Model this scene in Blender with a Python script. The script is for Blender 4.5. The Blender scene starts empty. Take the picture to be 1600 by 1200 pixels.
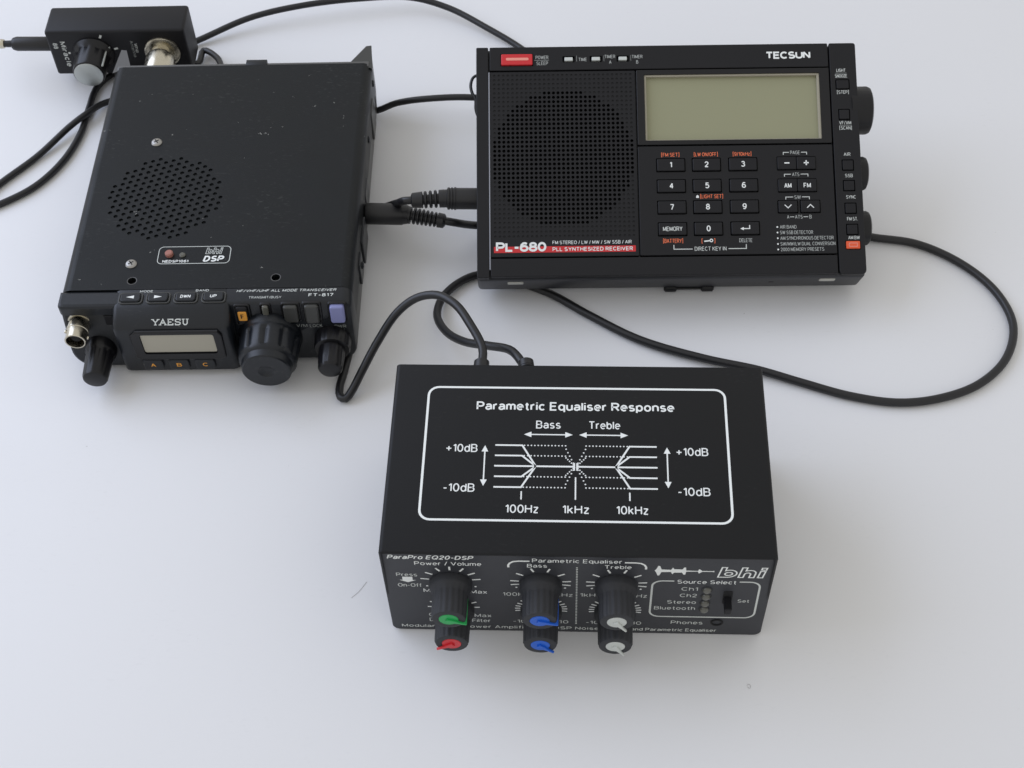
import bpy, bmesh, math, random
from mathutils import Vector, Matrix
from mathutils.geometry import delaunay_2d_cdt
random.seed(7)
R = math.radians
MM = 0.001
scene = bpy.context.scene
COL = scene.collection

# ------------------------------------------------------------------ camera
F_PX, CAM_H, PITCH, ROLL = 2344.7, 558.39, R(52.80), R(-2.42)
CAM_R = Matrix.Rotation(math.pi/2 - PITCH, 3, 'X') @ Matrix.Rotation(ROLL, 3, 'Z')
cd = bpy.data.cameras.new('camera'); cam = bpy.data.objects.new('camera', cd); COL.objects.link(cam)
cam.matrix_world = Matrix.Translation((0, 0, CAM_H*MM)) @ CAM_R.to_4x4()
cd.sensor_width = 36; cd.lens = F_PX/1600*36; cd.clip_start = 0.02; cd.clip_end = 30
cd.dof.use_dof = True; cd.dof.focus_distance = 0.66; cd.dof.aperture_fstop = 40
scene.camera = cam
def W(u, v, z):
    """photo pixel (1600x1200) on the horizontal level z (mm) -> world mm"""
    d = CAM_R @ Vector(((u-800)/F_PX, -(v-600)/F_PX, -1))
    t = (z-CAM_H)/d.z
    return Vector((d.x*t, d.y*t, z))

# ------------------------------------------------------------------ world, lamps, exposure
w = bpy.data.worlds.new('World'); scene.world = w; w.use_nodes = True
w.node_tree.nodes['Background'].inputs[0].default_value = (1.0, 0.985, 0.955, 1)
w.node_tree.nodes['Background'].inputs[1].default_value = 0.72
def area(name, loc, target, sx, sy, power, col):
    l = bpy.data.lights.new(name, 'AREA'); l.shape = 'RECTANGLE'; l.size = sx; l.size_y = sy
    l.energy = power; l.color = col
    o = bpy.data.objects.new(name, l); COL.objects.link(o); o.location = loc
    o.rotation_euler = (Vector(target)-Vector(loc)).to_track_quat('-Z', 'Y').to_euler()
area('window_light', (-1.9, 1.25, 1.5), (0, .5, 0), 2.6, 1.7, 43, (.64, .74, 1.0))
scene.view_settings.view_transform = 'Standard'; scene.view_settings.look = 'None'
scene.view_settings.exposure = 0; scene.view_settings.gamma = 1

# ------------------------------------------------------------------ materials
def mat(name, col, rough=.5, metal=0., bump=None, specks=None, smudge=None, spec=.5, aniso=0., coat=0., scuff=None):
    m = bpy.data.materials.new(name); m.use_nodes = True
    nt = m.node_tree; N = nt.nodes; L = nt.links; b = N['Principled BSDF']
    b.inputs['Base Color'].default_value = (*col, 1); b.inputs['Roughness'].default_value = rough
    b.inputs['Metallic'].default_value = metal; b.inputs['Specular IOR Level'].default_value = spec
    b.inputs['Anisotropic'].default_value = aniso; b.inputs['Coat Weight'].default_value = coat
    tc = N.new('ShaderNodeTexCoord')
    def noise(scale, detail=3):
        n = N.new('ShaderNodeTexNoise'); n.inputs['Scale'].default_value = scale; n.inputs['Detail'].default_value = detail
        L.new(tc.outputs['Object'], n.inputs['Vector']); return n
    if bump:
        n = noise(bump[0], 2); bp = N.new('ShaderNodeBump'); bp.inputs['Strength'].default_value = bump[1]
        bp.inputs['Distance'].default_value = .0002
        L.new(n.outputs['Fac'], bp.inputs['Height']); L.new(bp.outputs['Normal'], b.inputs['Normal'])
    if smudge:
        n = noise(smudge[0], 5); mr = N.new('ShaderNodeMapRange'); mr.inputs['From Min'].default_value = .3; mr.inputs['From Max'].default_value = .7
        mr.inputs['To Min'].default_value = smudge[1]; mr.inputs['To Max'].default_value = smudge[2]
        L.new(n.outputs['Fac'], mr.inputs['Value']); L.new(mr.outputs['Result'], b.inputs['Roughness'])
    if specks:                       # dust: (scale, dot radius, share of cells, colour, amount)
        v = N.new('ShaderNodeTexVoronoi'); v.inputs['Scale'].default_value = specks[0]
        n = noise(specks[0]*3, 2); mx = N.new('ShaderNodeMix'); mx.data_type = 'VECTOR'; mx.inputs['Factor'].default_value = .006
        L.new(tc.outputs['Object'], mx.inputs[4]); L.new(n.outputs['Color'], mx.inputs[5]); L.new(mx.outputs[1], v.inputs['Vector'])
        sp = N.new('ShaderNodeSeparateColor'); L.new(v.outputs['Color'], sp.inputs[0])
        rad = N.new('ShaderNodeMath'); rad.operation = 'MULTIPLY'; rad.inputs[1].default_value = specks[1]; L.new(sp.outputs[1], rad.inputs[0])
        a = N.new('ShaderNodeMath'); a.operation = 'LESS_THAN'; L.new(v.outputs['Distance'], a.inputs[0]); L.new(rad.outputs[0], a.inputs[1])
        c = N.new('ShaderNodeMath'); c.operation = 'LESS_THAN'; L.new(sp.outputs[0], c.inputs[0]); c.inputs[1].default_value = specks[2]
        f = N.new('ShaderNodeMath'); f.operation = 'MULTIPLY'; L.new(a.outputs[0], f.inputs[0]); L.new(c.outputs[0], f.inputs[1])
        g = N.new('ShaderNodeMath'); g.operation = 'MULTIPLY'; L.new(f.outputs[0], g.inputs[0]); g.inputs[1].default_value = specks[4]
        mc = N.new('ShaderNodeMix'); mc.data_type = 'RGBA'; L.new(g.outputs[0], mc.inputs['Factor'])
        mc.inputs[6].default_value = (*col, 1); mc.inputs[7].default_value = (*specks[3], 1)
        L.new(mc.outputs[2], b.inputs['Base Color'])
    if scuff:                        # rubbed patches: fine light scratches kept to broad irregular areas (scale, amount, colour)
        mp = N.new('ShaderNodeMapping'); mp.inputs['Rotation'].default_value = (0, 0, .5); mp.inputs['Scale'].default_value = (1, 2.6, 1); L.new(tc.outputs['Object'], mp.inputs['Vector'])
        n1 = noise(scuff[0], 6); L.new(mp.outputs[0], n1.inputs['Vector']); n2 = noise(28, 3)
        r1 = N.new('ShaderNodeMapRange'); r1.inputs['From Min'].default_value = .58; r1.inputs['From Max'].default_value = .74; L.new(n1.outputs['Fac'], r1.inputs['Value'])
        r2 = N.new('ShaderNodeMapRange'); r2.inputs['From Min'].default_value = .42; r2.inputs['From Max'].default_value = .68; L.new(n2.outputs['Fac'], r2.inputs['Value'])
        mu = N.new('ShaderNodeMath'); mu.operation = 'MULTIPLY'; L.new(r1.outputs[0], mu.inputs[0]); L.new(r2.outputs[0], mu.inputs[1])
        mv = N.new('ShaderNodeMath'); mv.operation = 'MULTIPLY'; L.new(mu.outputs[0], mv.inputs[0]); mv.inputs[1].default_value = scuff[1]
        mc2 = N.new('ShaderNodeMix'); mc2.data_type = 'RGBA'; L.new(mv.outputs[0], mc2.inputs['Factor']); mc2.inputs[7].default_value = (*scuff[2], 1)
        src = b.inputs['Base Color'].links[0].from_socket if b.inputs['Base Color'].is_linked else None
        if src: L.new(src, mc2.inputs[6])
        else: mc2.inputs[6].default_value = (*col, 1)
        L.new(mc2.outputs[2], b.inputs['Base Color'])
    return m
M = {}
M['desk'] = mat('white_laminate', (.735, .74, .755), .42, bump=(900, .06), specks=(130, .045, .16, (.40, .39, .38), .55), smudge=(14, .36, .5), scuff=(260, .16, (.56, .56, .57)))
M['eq_paint'] = mat('black_satin_enamel', (.0072, .0076, .0088), .5, spec=.25, bump=(2600, .22), specks=(75, .035, .22, (.25, .25, .25), .7), scuff=(420, .05, (.2, .2, .2)), smudge=(25, .42, .55))
M['eq_panel'] = mat('dark_panel_enamel', (.032, .034, .041), .5, spec=.44, bump=(2600, .12), specks=(110, .03, .1, (.25, .25, .25), .6))
M['white_ink'] = mat('white_ink', (.82, .85, .84), .6)
M['grey_ink'] = mat('pale_grey_ink', (.60, .63, .61), .6)
M['mid_ink'] = mat('worn_grey_ink', (.40, .42, .41), .6)
M['dim_ink'] = mat('faint_grey_ink', (.30, .32, .31), .6)
M['orange_ink'] = mat('orange_ink', (.86, .19, .08), .6)
M['amber_ink'] = mat('amber_ink', (.74, .33, .04), .6)
M['red_ink'] = mat('red_ink', (.58, .022, .026), .55)
M['knob'] = mat('soft_black_rubber', (.022, .0235, .028), .62, bump=(1800, .15), specks=(160, .05, .12, (.2, .2, .2), .5))
M['green'] = mat('green_plastic', (.012, .36, .085), .4)
M['red'] = mat('red_plastic', (.58, .02, .028), .38)
M['blue'] = mat('blue_plastic', (.006, .105, .58), .4)
M['white'] = mat('pale_grey_plastic', (.56, .59, .57), .42)
M['black'] = mat('black_void', (.004, .004, .005), .8)
M['led'] = mat('unlit_lens', (.10, .10, .085), .2, coat=.5)
M['case'] = mat('black_moulded_plastic', (.0085, .0086, .0105), .5, spec=.30, bump=(2200, .16), specks=(75, .028, .1, (.3, .3, .3), .6))
M['case_body'] = mat('grey_black_shell', (.021, .022, .027), .45, spec=.5, bump=(2200, .12))
M['case_dark'] = mat('black_gloss_plastic', (.006, .006, .0075), .33, spec=.36, bump=(1500, .05))
M['key'] = mat('black_rubber_key', (.0085, .0085, .0105), .55, spec=.3, bump=(2400, .1))
M['highlight'] = mat('grey_edge_highlight', (.30, .31, .35), .4)  # pale grey for a highlight put into colour
M['lcd'] = mat('grey_green_lcd', (.28, .28, .175), .32, bump=(700, .02), specks=(60, .03, .2, (.6, .6, .5), .6))
M['lcd_frame'] = mat('tan_lcd_gasket', (.37, .345, .27), .5)
M['salmon'] = mat('worn_pink_stripe', (.8, .30, .24), .5)
M['orange'] = mat('orange_plastic', (.75, .10, .03), .42)
M['ft_top'] = mat('worn_black_paint', (.0062, .0076, .0090), .45, spec=.25, bump=(1700, .25), specks=(190, .10, .34, (.30, .30, .28), .75), smudge=(45, .38, .5), scuff=(380, .14, (.2, .21, .2)))
M['ft_front'] = mat('black_front_plastic', (.0075, .0095, .0130), .4, spec=.42, bump=(1200, .12), specks=(230, .09, .3, (.3, .29, .25), .6), smudge=(60, .30, .46), scuff=(420, .1, (.2, .2, .19)))
M['ft_side'] = mat('grey_black_alloy', (.055, .056, .054), .38, .3, bump=(800, .1))
M['ft_lcd'] = mat('brown_grey_lcd', (.37, .35, .285), .35)
M['nickel'] = mat('nickel_plate', (.58, .54, .44), .28, 1., bump=(500, .05), smudge=(300, .16, .4))
M['steel'] = mat('dull_steel', (.36, .35, .33), .38, 1.)
M['alu'] = mat('spun_aluminium', (.52, .54, .51), .38, 1., aniso=.75)
M['violet'] = mat('violet_key', (.225, .24, .46), .42)
M['salmon_led'] = mat('dull_red_lens', (.36, .15, .12), .4)
M['fin'] = mat('bare_grey_casting', (.11, .11, .11), .45, .35, bump=(700, .2))
M['cable'] = mat('black_pvc', (.0085, .0085, .010), .42, bump=(600, .05))
M['rubber_pad'] = mat('pale_rubber_pad', (.5, .5, .46), .7)
M['fibre'] = mat('dark_fibre', (.24, .23, .22), .8)

# ------------------------------------------------------------------ mesh helpers (all lengths in mm)
def TOP(z):   return lambda a, b, n: (a, b, z+n)
def FRONT(y): return lambda a, b, n: (a, y-n, b)
def SIDE(x):  return lambda a, b, n: (x+n, a, b)           # faces +x, a=y, b=z
XYZ = TOP(0)
def rrect(x0, x1, y0, y1, r=0., seg=4):
    if not isinstance(r, (tuple, list)): r = (r,)*4        # bl, br, tr, tl
    if max(r) <= 0: return [(x0, y0), (x1, y0), (x1, y1), (x0, y1)]
    P = []
    for (cx, cy, a0, rr) in ((x0+r[0], y0+r[0], 180, r[0]), (x1-r[1], y0+r[1], 270, r[1]), (x1-r[2], y1-r[2], 0, r[2]), (x0+r[3], y1-r[3], 90, r[3])):
        if rr <= 0: P.append((cx, cy)); continue
        for k in range(seg+1):
            a = R(a0+90*k/seg); P.append((cx+rr*math.cos(a), cy+rr*math.sin(a)))
    return P
def circ(cx, cy, r, n=16, ph=0.):
    return [(cx+r*math.cos(2*math.pi*k/n+ph), cy+r*math.sin(2*math.pi*k/n+ph)) for k in range(n)]
def inset(P, d):
    if d == 0: return list(P)
    n = len(P); out = []
    for i in range(n):
        a, b, c = Vector(P[i-1]), Vector(P[i]), Vector(P[(i+1) % n])
        e, f = (b-a).normalized(), (c-b).normalized()
        n1, n2 = Vector((-e.y, e.x)), Vector((-f.y, f.x)); s = n1+n2
        k = d/max(.35, 1+n1.dot(n2)); out.append((b.x+s.x*k, b.y+s.y*k))
    return out
def V3(p): return Vector(p)*MM
def finish(bm, name, material, parent=None, loc=None, smooth=True, rot=None, ang=None):
    global FLAT
    ang = ang or (20 if FLAT else 32); FLAT = False
    bmesh.ops.recalc_face_normals(bm, faces=bm.faces[:])
    me = bpy.data.meshes.new(name); bm.to_mesh(me); bm.free()
    return link(me, name, material, parent, loc, smooth, rot, ang)
FLAT = False
def link(me, name, material, parent=None, loc=None, smooth=True, rot=None, ang=32):
    if material and not me.materials: me.materials.append(M[material])
    if smooth and not me.get('sm'):
        me['sm'] = 1; me.shade_smooth(); me.set_sharp_from_angle(angle=R(ang))
    o = bpy.data.objects.new(name, me); COL.objects.link(o)
    if parent: o.parent = parent
    if loc: o.location = V3(loc)
    if rot: o.rotation_euler = rot
    return o
def slab(bm, P, layers, fr=XYZ, cap0=True, cap1=True):
    """stack of outlines: layers = [(inset, height), ...]"""
    rings = []
    for d, h in layers:
        rings.append([bm.verts.new(V3(fr(a, b, h))) for a, b in inset(P, d)])
    n = len(P)
    for A, B in zip(rings, rings[1:]):
        for i in range(n): bm.faces.new((A[i], A[(i+1) % n], B[(i+1) % n], B[i]))
    if cap0: bm.faces.new(rings[0])
    if cap1: bm.faces.new(rings[-1])
def rounded(P, h0, h1, b, fr=XYZ, bm=None):
    global FLAT; FLAT = True
    bm = bm or bmesh.new()
    slab(bm, P, [(0, h0), (0, h1-b), (b*.3, h1-b*.3), (b, h1)] if b else [(0, h0), (0, h1)], fr)
    return bm
def box(bm, x0, x1, y0, y1, z0, z1, b=0., seg=2):
    t = bmesh.ops.create_cube(bm, size=1.)
    for v in t['verts']:
        v.co = V3((x0 if v.co.x < 0 else x1, y0 if v.co.y < 0 else y1, z0 if v.co.z < 0 else z1))
    if b:
        es = list({e for v in t['verts'] for e in v.link_edges})
        bmesh.ops.bevel(bm, geom=es, offset=b*MM, segments=seg, affect='EDGES', profile=.5)
    return bm
def lathe(bm, prof, fr=XYZ, cx=0., cy=0., n=32, flute=None, cap0=True, cap1=True):
    """prof = [(radius, height)]; flute=(count, depth, h0, h1)"""
    rings = []
    for r, h in prof:
        ring = []
        for k in range(n):
            a = 2*math.pi*k/n; rr = r
            if flute and flute[2] <= h <= flute[3]: rr -= flute[1]*(.5-.5*math.cos(a*flute[0])) if flute[1] > 0 else -flute[1]*(.5-.5*math.cos(a*flute[0]))**5
            ring.append(bm.verts.new(V3(fr(cx+rr*math.cos(a), cy+rr*math.sin(a), h))))
        rings.append(ring)
    for A, B in zip(rings, rings[1:]):
        for i in range(n): bm.faces.new((A[i], A[(i+1) % n], B[(i+1) % n], B[i]))
    if cap0: bm.faces.new(rings[0])
    if cap1: bm.faces.new(rings[-1])
    return bm
def plate(bm, outer, holes, h0, h1, fr=XYZ, floor=None, b=0.3):
    """plate with top at h1, outer walls to h0, holes walled to their own depth (floor: list of heights or None = through)"""
    global FLAT; FLAT = True
    top = inset(outer, b)
    vs, es, loops = [], [], []
    for Pl in [top]+holes:
        s = len(vs); vs += [Vector(p) for p in Pl]; m = len(Pl)
        es += [(s+i, s+(i+1) % m) for i in range(m)]; loops.append((s, m))
    ov, oe, of, orig, _, _ = delaunay_2d_cdt(vs, es, [], 1, 1e-6)
    own = {}
    for i, src in enumerate(orig):
        for s_ in src: own[s_] = i
    bv = [bm.verts.new(V3(fr(p.x, p.y, h1))) for p in ov]
    def inside(x, y, Pl):
        c = False; j = len(Pl)-1
        for i in range(len(Pl)):
            (xi, yi), (xj, yj) = Pl[i], Pl[j]
            if (yi > y) != (yj > y) and x < (xj-xi)*(y-yi)/(yj-yi)+xi: c = not c
            j = i
        return c
    hb = [(min(p[0] for p in Pl), max(p[0] for p in Pl), min(p[1] for p in Pl), max(p[1] for p in Pl)) for Pl in holes]
    vh = {}
    for hi, (s, m) in enumerate(loops[1:]):
        for i in range(m): vh[own[s+i]] = hi
    for f in of:
        hs = {vh.get(i, -1) for i in f}
        x = sum(ov[i].x for i in f)/len(f); y = sum(ov[i].y for i in f)/len(f)
        if len(hs) == 1 and -1 not in hs:
            if inside(x, y, holes[hs.pop()]): continue
        if not inside(x, y, top): continue
        bm.faces.new([bv[i] for i in f])
    A = [bv[own[i]] for i in range(len(top))]
    for d, h in ((b*.3, h1-b*.3), (0, h1-b), (0, h0)) if b else ((0, h0),):
        B = [bm.verts.new(V3(fr(p[0], p[1], h))) for p in inset(outer, d)]
        for i in range(len(A)): bm.faces.new((A[i], A[(i+1) % len(A)], B[(i+1) % len(A)], B[i]))
        A = B
    for hi, (s, m) in enumerate(loops[1:]):
        fl = floor[hi] if floor and floor[hi] is not None else h0
        A = [bv[own[s+i]] for i in range(m)]
        B = [bm.verts.new(V3(fr(holes[hi][i][0], holes[hi][i][1], fl))) for i in range(m)]
        for i in range(m): bm.faces.new((A[i], A[(i+1) % m], B[(i+1) % m], B[i]))
        if floor and floor[hi] is not None: bm.faces.new(B)
    return bm
def spline(P, step=3.):
    P = [Vector(p) for p in P]; out = []
    for i in range(len(P)-1):
        p0 = P[i-1] if i else P[0]*2-P[1]; p1, p2 = P[i], P[i+1]; p3 = P[i+2] if i+2 < len(P) else P[-1]*2-P[-2]
        d1, d2, d3 = [max(1e-3, (b-a).length**.5) for a, b in ((p0, p1), (p1, p2), (p2, p3))]
        m1 = (p1-p0)/d1-(p2-p0)/(d1+d2)+(p2-p1)/d2; m2 = (p2-p1)/d2-(p3-p1)/(d2+d3)+(p3-p2)/d3
        m1 *= d2; m2 *= d2
        n = max(2, int((p2-p1).length/step))
        for k in range(n):
            t = k/n; out.append(p1*(2*t**3-3*t*t+1)+m1*(t**3-2*t*t+t)+p2*(-2*t**3+3*t*t)+m2*(t**3-t*t))
    out.append(P[-1]); return out
def tube(bm, P, r, n=12, smooth=True, step=3.):
    P = spline(P, step) if smooth else [Vector(p) for p in P]
    rad = r if isinstance(r, (list, tuple)) else [r]*len(P)
    t = (P[1]-P[0]).normalized(); u = t.orthogonal().normalized(); rings = []
    for i, p in enumerate(P):
        t2 = (P[min(i+1, len(P)-1)]-P[max(i-1, 0)]).normalized()
        u = (u-t2*u.dot(t2)).normalized(); v = t2.cross(u)
        rings.append([bm.verts.new((p+(u*math.cos(2*math.pi*k/n)+v*math.sin(2*math.pi*k/n))*rad[i])*MM) for k in range(n)])
    for A, B in zip(rings, rings[1:]):
        for i in range(n): bm.faces.new((A[i], A[(i+1) % n], B[(i+1) % n], B[i]))
    bm.faces.new(rings[0]); bm.faces.new(rings[-1]); return bm
def AX(p, d):
    """frame whose height axis starts at p and runs along d"""
    p = Vector(p); d = Vector(d).normalized(); u = d.orthogonal().normalized(); v = d.cross(u)
    return lambda a, b, n: tuple(p+u*a+v*b+d*n)
# ---- flat print: a single-stroke sans alphabet (cap height 1) drawn as ribbons
def a_(cx, cy, rx, ry, d0, d1, n=8): return [(cx+rx*math.cos(R(d0+(d1-d0)*k/n)), cy+ry*math.sin(R(d0+(d1-d0)*k/n))) for k in range(n+1)]
def o_(cx, cy, rx, ry, n=16): return a_(cx, cy, rx, ry, 90, 450, n)
GL = {
 'A': (.72, [[(0, 0), (.36, 1), (.72, 0)], [(.13, .34), (.59, .34)]]),
 'B': (.64, [[(.36, .52), (0, .52)], [(.36, .52)]+a_(.37, .26, .27, .26, 90, -90)+[(0, 0), (0, 1), (.34, 1)]+a_(.34, .76, .26, .24, 90, -90)]),
 'C': (.7, [a_(.38, .5, .38, .5, 45, 315, 14)]), 'D': (.68, [[(.26, 0), (0, 0), (0, 1), (.26, 1)]+a_(.28, .5, .4, .5, 90, -90, 12)]),
 'E': (.58, [[(.58, 1), (0, 1), (0, 0), (.58, 0)], [(0, .52), (.52, .52)]]), 'F': (.54, [[(.54, 1), (0, 1), (0, 0)], [(0, .5), (.47, .5)]]),
 'G': (.75, [a_(.38, .5, .38, .5, 45, 335, 14)+[(.75, .46), (.44, .46)]]), 'H': (.66, [[(0, 0), (0, 1)], [(.66, 0), (.66, 1)], [(0, .52), (.66, .52)]]),
 'I': (0, [[(0, 0), (0, 1)]]), 'J': (.46, [[(.46, 1), (.46, .26)]+a_(.23, .25, .23, .25, 0, -180)]), 'K': (.64, [[(0, 0), (0, 1)], [(.6, 1), (0, .36)], [(.22, .6), (.64, 0)]]),
 'L': (.52, [[(0, 1), (0, 0), (.52, 0)]]), 'M': (.8, [[(0, 0), (0, 1), (.4, .08), (.8, 1), (.8, 0)]]), 'N': (.66, [[(0, 0), (0, 1), (.66, 0), (.66, 1)]]),
 'O': (.78, [o_(.39, .5, .39, .5)]), 'P': (.62, [[(0, 0), (0, 1), (.34, 1)]+a_(.34, .72, .28, .28, 90, -90)+[(0, .44)]]),
 'Q': (.78, [o_(.39, .5, .39, .5), [(.46, .26), (.78, -.06)]]), 'R': (.66, [[(0, 0), (0, 1), (.36, 1)]+a_(.36, .74, .28, .26, 90, -90)+[(0, .48)], [(.34, .48), (.66, 0)]]),
 'S': (.66, [a_(.33, .745, .29, .255, 35, 270, 9)+a_(.33, .25, .33, .25, 88, -148, 9)]), 'T': (.68, [[(0, 1), (.68, 1)], [(.34, 1), (.34, 0)]]),
 'U': (.66, [[(0, 1), (0, .34)]+a_(.33, .33, .33, .33, 180, 360)+[(.66, 1)]]), 'V': (.7, [[(0, 1), (.35, 0), (.7, 1)]]), 'W': (1.0, [[(0, 1), (.25, 0), (.5, .95), (.75, 0), (1.0, 1)]]),
 'X': (.66, [[(0, 0), (.66, 1)], [(0, 1), (.66, 0)]]), 'Y': (.68, [[(0, 1), (.34, .44), (.68, 1)], [(.34, .44), (.34, 0)]]), 'Z': (.62, [[(0, 1), (.6, 1), (0, 0), (.62, 0)]]),
 'a': (.5, [a_(.26, .47, .24, .25, 155, 0)+[(.5, 0)], [(.5, .42)]+a_(.22, .2, .22, .2, 80, 285)+[(.5, .18)]]), 'b': (.54, [[(0, 0), (0, 1)], o_(.27, .36, .27, .36)]),
 'c': (.5, [a_(.27, .36, .27, .36, 45, 315, 10)]), 'd': (.54, [[(.54, 0), (.54, 1)], o_(.27, .36, .27, .36)]), 'e': (.54, [[(.01, .37), (.54, .37)]+a_(.27, .36, .27, .36, 5, 312, 12)]),
 'f': (.32, [[(.34, 1), (.25, 1), (.15, .88), (.15, 0)], [(0, .7), (.32, .7)]]), 'h': (.5, [[(0, 0), (0, 1)], [(0, .42)]+a_(.25, .46, .25, .26, 180, 0)+[(.5, 0)]]),
 'i': (0, [[(0, 0), (0, .72)], [(0, .9), (0, 1.02)]]), 'k': (.48, [[(0, 0), (0, 1)], [(.45, .72), (0, .28)], [(.16, .44), (.48, 0)]]), 'l': (0, [[(0, 0), (0, 1)]]),
 'm': (.8, [[(0, 0), (0, .72)], [(0, .46)]+a_(.2, .5, .2, .22, 180, 0)+[(.4, 0)], [(.4, .46)]+a_(.6, .5, .2, .22, 180, 0)+[(.8, 0)]]),
 'n': (.5, [[(0, 0), (0, .72)], [(0, .42)]+a_(.25, .46, .25, .26, 180, 0)+[(.5, 0)]]), 'o': (.56, [o_(.28, .36, .28, .36)]), 'p': (.54, [[(0, -.28), (0, .72)], o_(.27, .36, .27, .36)]),
 'q': (.54, [[(.54, -.28), (.54, .72)], o_(.27, .36, .27, .36)]), 'r': (.3, [[(0, 0), (0, .72)], [(0, .4)]+a_(.28, .42, .28, .3, 180, 85, 5)]),
 's': (.48, [a_(.24, .535, .21, .185, 30, 270)+a_(.24, .18, .24, .18, 88, -150)]), 't': (.32, [[(.15, .94), (.15, .14), (.22, .01), (.34, .0)], [(0, .7), (.32, .7)]]),
 'u': (.5, [[(.5, .72), (.5, 0)], [(0, .72), (0, .26)]+a_(.25, .26, .25, .26, 180, 360)]), 'v': (.5, [[(0, .72), (.25, 0), (.5, .72)]]), 'w': (.76, [[(0, .72), (.19, 0), (.38, .68), (.57, 0), (.76, .72)]]),
 'x': (.48, [[(0, 0), (.48, .72)], [(0, .72), (.48, 0)]]), 'y': (.5, [[(0, .72), (.25, 0)], [(.5, .72), (.2, -.2), (.02, -.26)]]), 'z': (.46, [[(0, .72), (.46, .72), (0, 0), (.46, 0)]]),
 '0': (.58, [o_(.29, .5, .29, .5)]), '1': (.24, [[(0, .78), (.24, 1), (.24, 0)]]), '2': (.58, [a_(.29, .72, .27, .28, 170, -25)+[(0, 0), (.58, 0)]]),
 '3': (.58, [a_(.28, .75, .25, .25, 160, -85)+a_(.28, .26, .3, .26, 85, -160)]), '4': (.6, [[(.44, 0), (.44, 1), (0, .3), (.6, .3)]]), '5': (.58, [[(.53, 1), (.1, 1), (.05, .5)]+a_(.27, .33, .3, .33, 132, -150, 9)]),
 '6': (.58, [o_(.29, .31, .29, .31), [(.53, .88), (.4, 1), (.22, .98), (.07, .78), (0, .45), (0, .3)]]), '7': (.56, [[(0, 1), (.56, 1), (.2, 0)]]), '8': (.58, [o_(.29, .76, .24, .24), o_(.29, .26, .29, .26)]),
 '9': (.58, [o_(.29, .69, .29, .31), [(.05, .12), (.18, 0), (.36, .02), (.51, .22), (.58, .55), (.58, .7)]]),
 '+': (.6, [[(0, .42), (.6, .42)], [(.3, .12), (.3, .72)]]), '-': (.34, [[(0, .4), (.34, .4)]]), '/': (.34, [[(0, -.04), (.34, 1.04)]]), '[': (.2, [[(.2, 1.12), (0, 1.12), (0, -.12), (.2, -.12)]]),
 ']': (.2, [[(0, 1.12), (.2, 1.12), (.2, -.12), (0, -.12)]]), '.': (0, [[(0, -.06), (0, .08)]])}
def text(s, x0, x1, yc, h, fr, ink, parent, bold=0., shear=0., name='lettering', lift=.06, rot90=False, space=1.):
    wt = (.12+bold*2.3)*h
    x, L = 0., []
    for ch in s:
        if ch == ' ': x += .36; continue
        wd, st = GL[ch]
        L += [[(x+p[0]+shear*p[1], p[1]) for p in l] for l in st]
        x += wd+(.27+bold*1.6)*space
    a = min(p[0] for l in L for p in l); b = max(p[0] for l in L for p in l)
    sx = (x1-x0-wt*.9)/(b-a) if b-a > 1e-4 else 1.
    hh = h-wt; y0 = yc-h/2+wt/2; bm = bmesh.new()
    for n, l in enumerate(L):
        P = [((p[0]-a)*sx+x0+wt*.45, p[1]*hh+y0) for p in l]
        if rot90: cx, cy = (x0+x1)/2, yc; P = [(cx+(q-cy), cy-(p-cx)) for p, q in P]
        closed = (Vector(P[0])-Vector(P[-1])).length < 1e-6
        if closed: strokes([P[:-1]], wt, fr, '', None, bm=bm, done=False, lift=lift+.004*(n % 4), closed=True); continue
        runs = [[P[0]]]
        for k in range(1, len(P)):
            runs[-1].append(P[k])
            if k < len(P)-1:
                u, v = Vector(P[k])-Vector(P[k-1]), Vector(P[k+1])-Vector(P[k])
                if u.length > 1e-6 and v.length > 1e-6 and u.angle(v) > R(100): runs.append([P[k]])
        for k, r_ in enumerate(runs):
            r_ = [r_[0]]+[q for p, q in zip(r_, r_[1:]) if (Vector(q)-Vector(p)).length > 1e-5]
            if len(r_) > 1: strokes([r_], wt, fr, '', None, bm=bm, done=False, lift=lift+.004*(n % 4)+.0015*k)
    n0 = Vector(fr(0, 0, 1))-Vector(fr(0, 0, 0)); bm.normal_update()
    for f in bm.faces:
        if f.normal.dot(n0) < 0: f.normal_flip()
    me = bpy.data.meshes.new(name); bm.to_mesh(me); bm.free()
    return link(me, name, ink, parent, smooth=False)
def strokes(lines, wd, fr, ink, parent, name='printed_line', lift=.05, closed=False, bm=None, done=True):
    """polylines as flat ribbons with mitred corners"""
    bm = bm or bmesh.new()
    for L in lines:
        L = [Vector(p) for p in L]; n = len(L); A = []
        for i in range(n):
            a = L[i-1] if (i or closed) else None; c = L[(i+1) % n] if (i < n-1 or closed) else None
            d1 = (L[i]-a).normalized() if a is not None else None; d2 = (c-L[i]).normalized() if c is not None else None
            d1 = d1 or d2; d2 = d2 or d1
            n1, n2 = Vector((-d1.y, d1.x)), Vector((-d2.y, d2.x)); m = (n1+n2)/max(.4, 1+n1.dot(n2))
            A.append([bm.verts.new(V3(fr(*(L[i]+m*s*wd/2), lift))) for s in (1, -1)])
        for i in range(n if closed else n-1):
            p, q = A[i], A[(i+1) % n]; bm.faces.new((p[0], p[1], q[1], q[0]))
    if not done: return bm
    return finish(bm, name, ink, parent, smooth=False)
def poly(P, fr, bm, lift=.05): bm.faces.new([bm.verts.new(V3(fr(a, b, lift))) for a, b in P])
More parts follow.
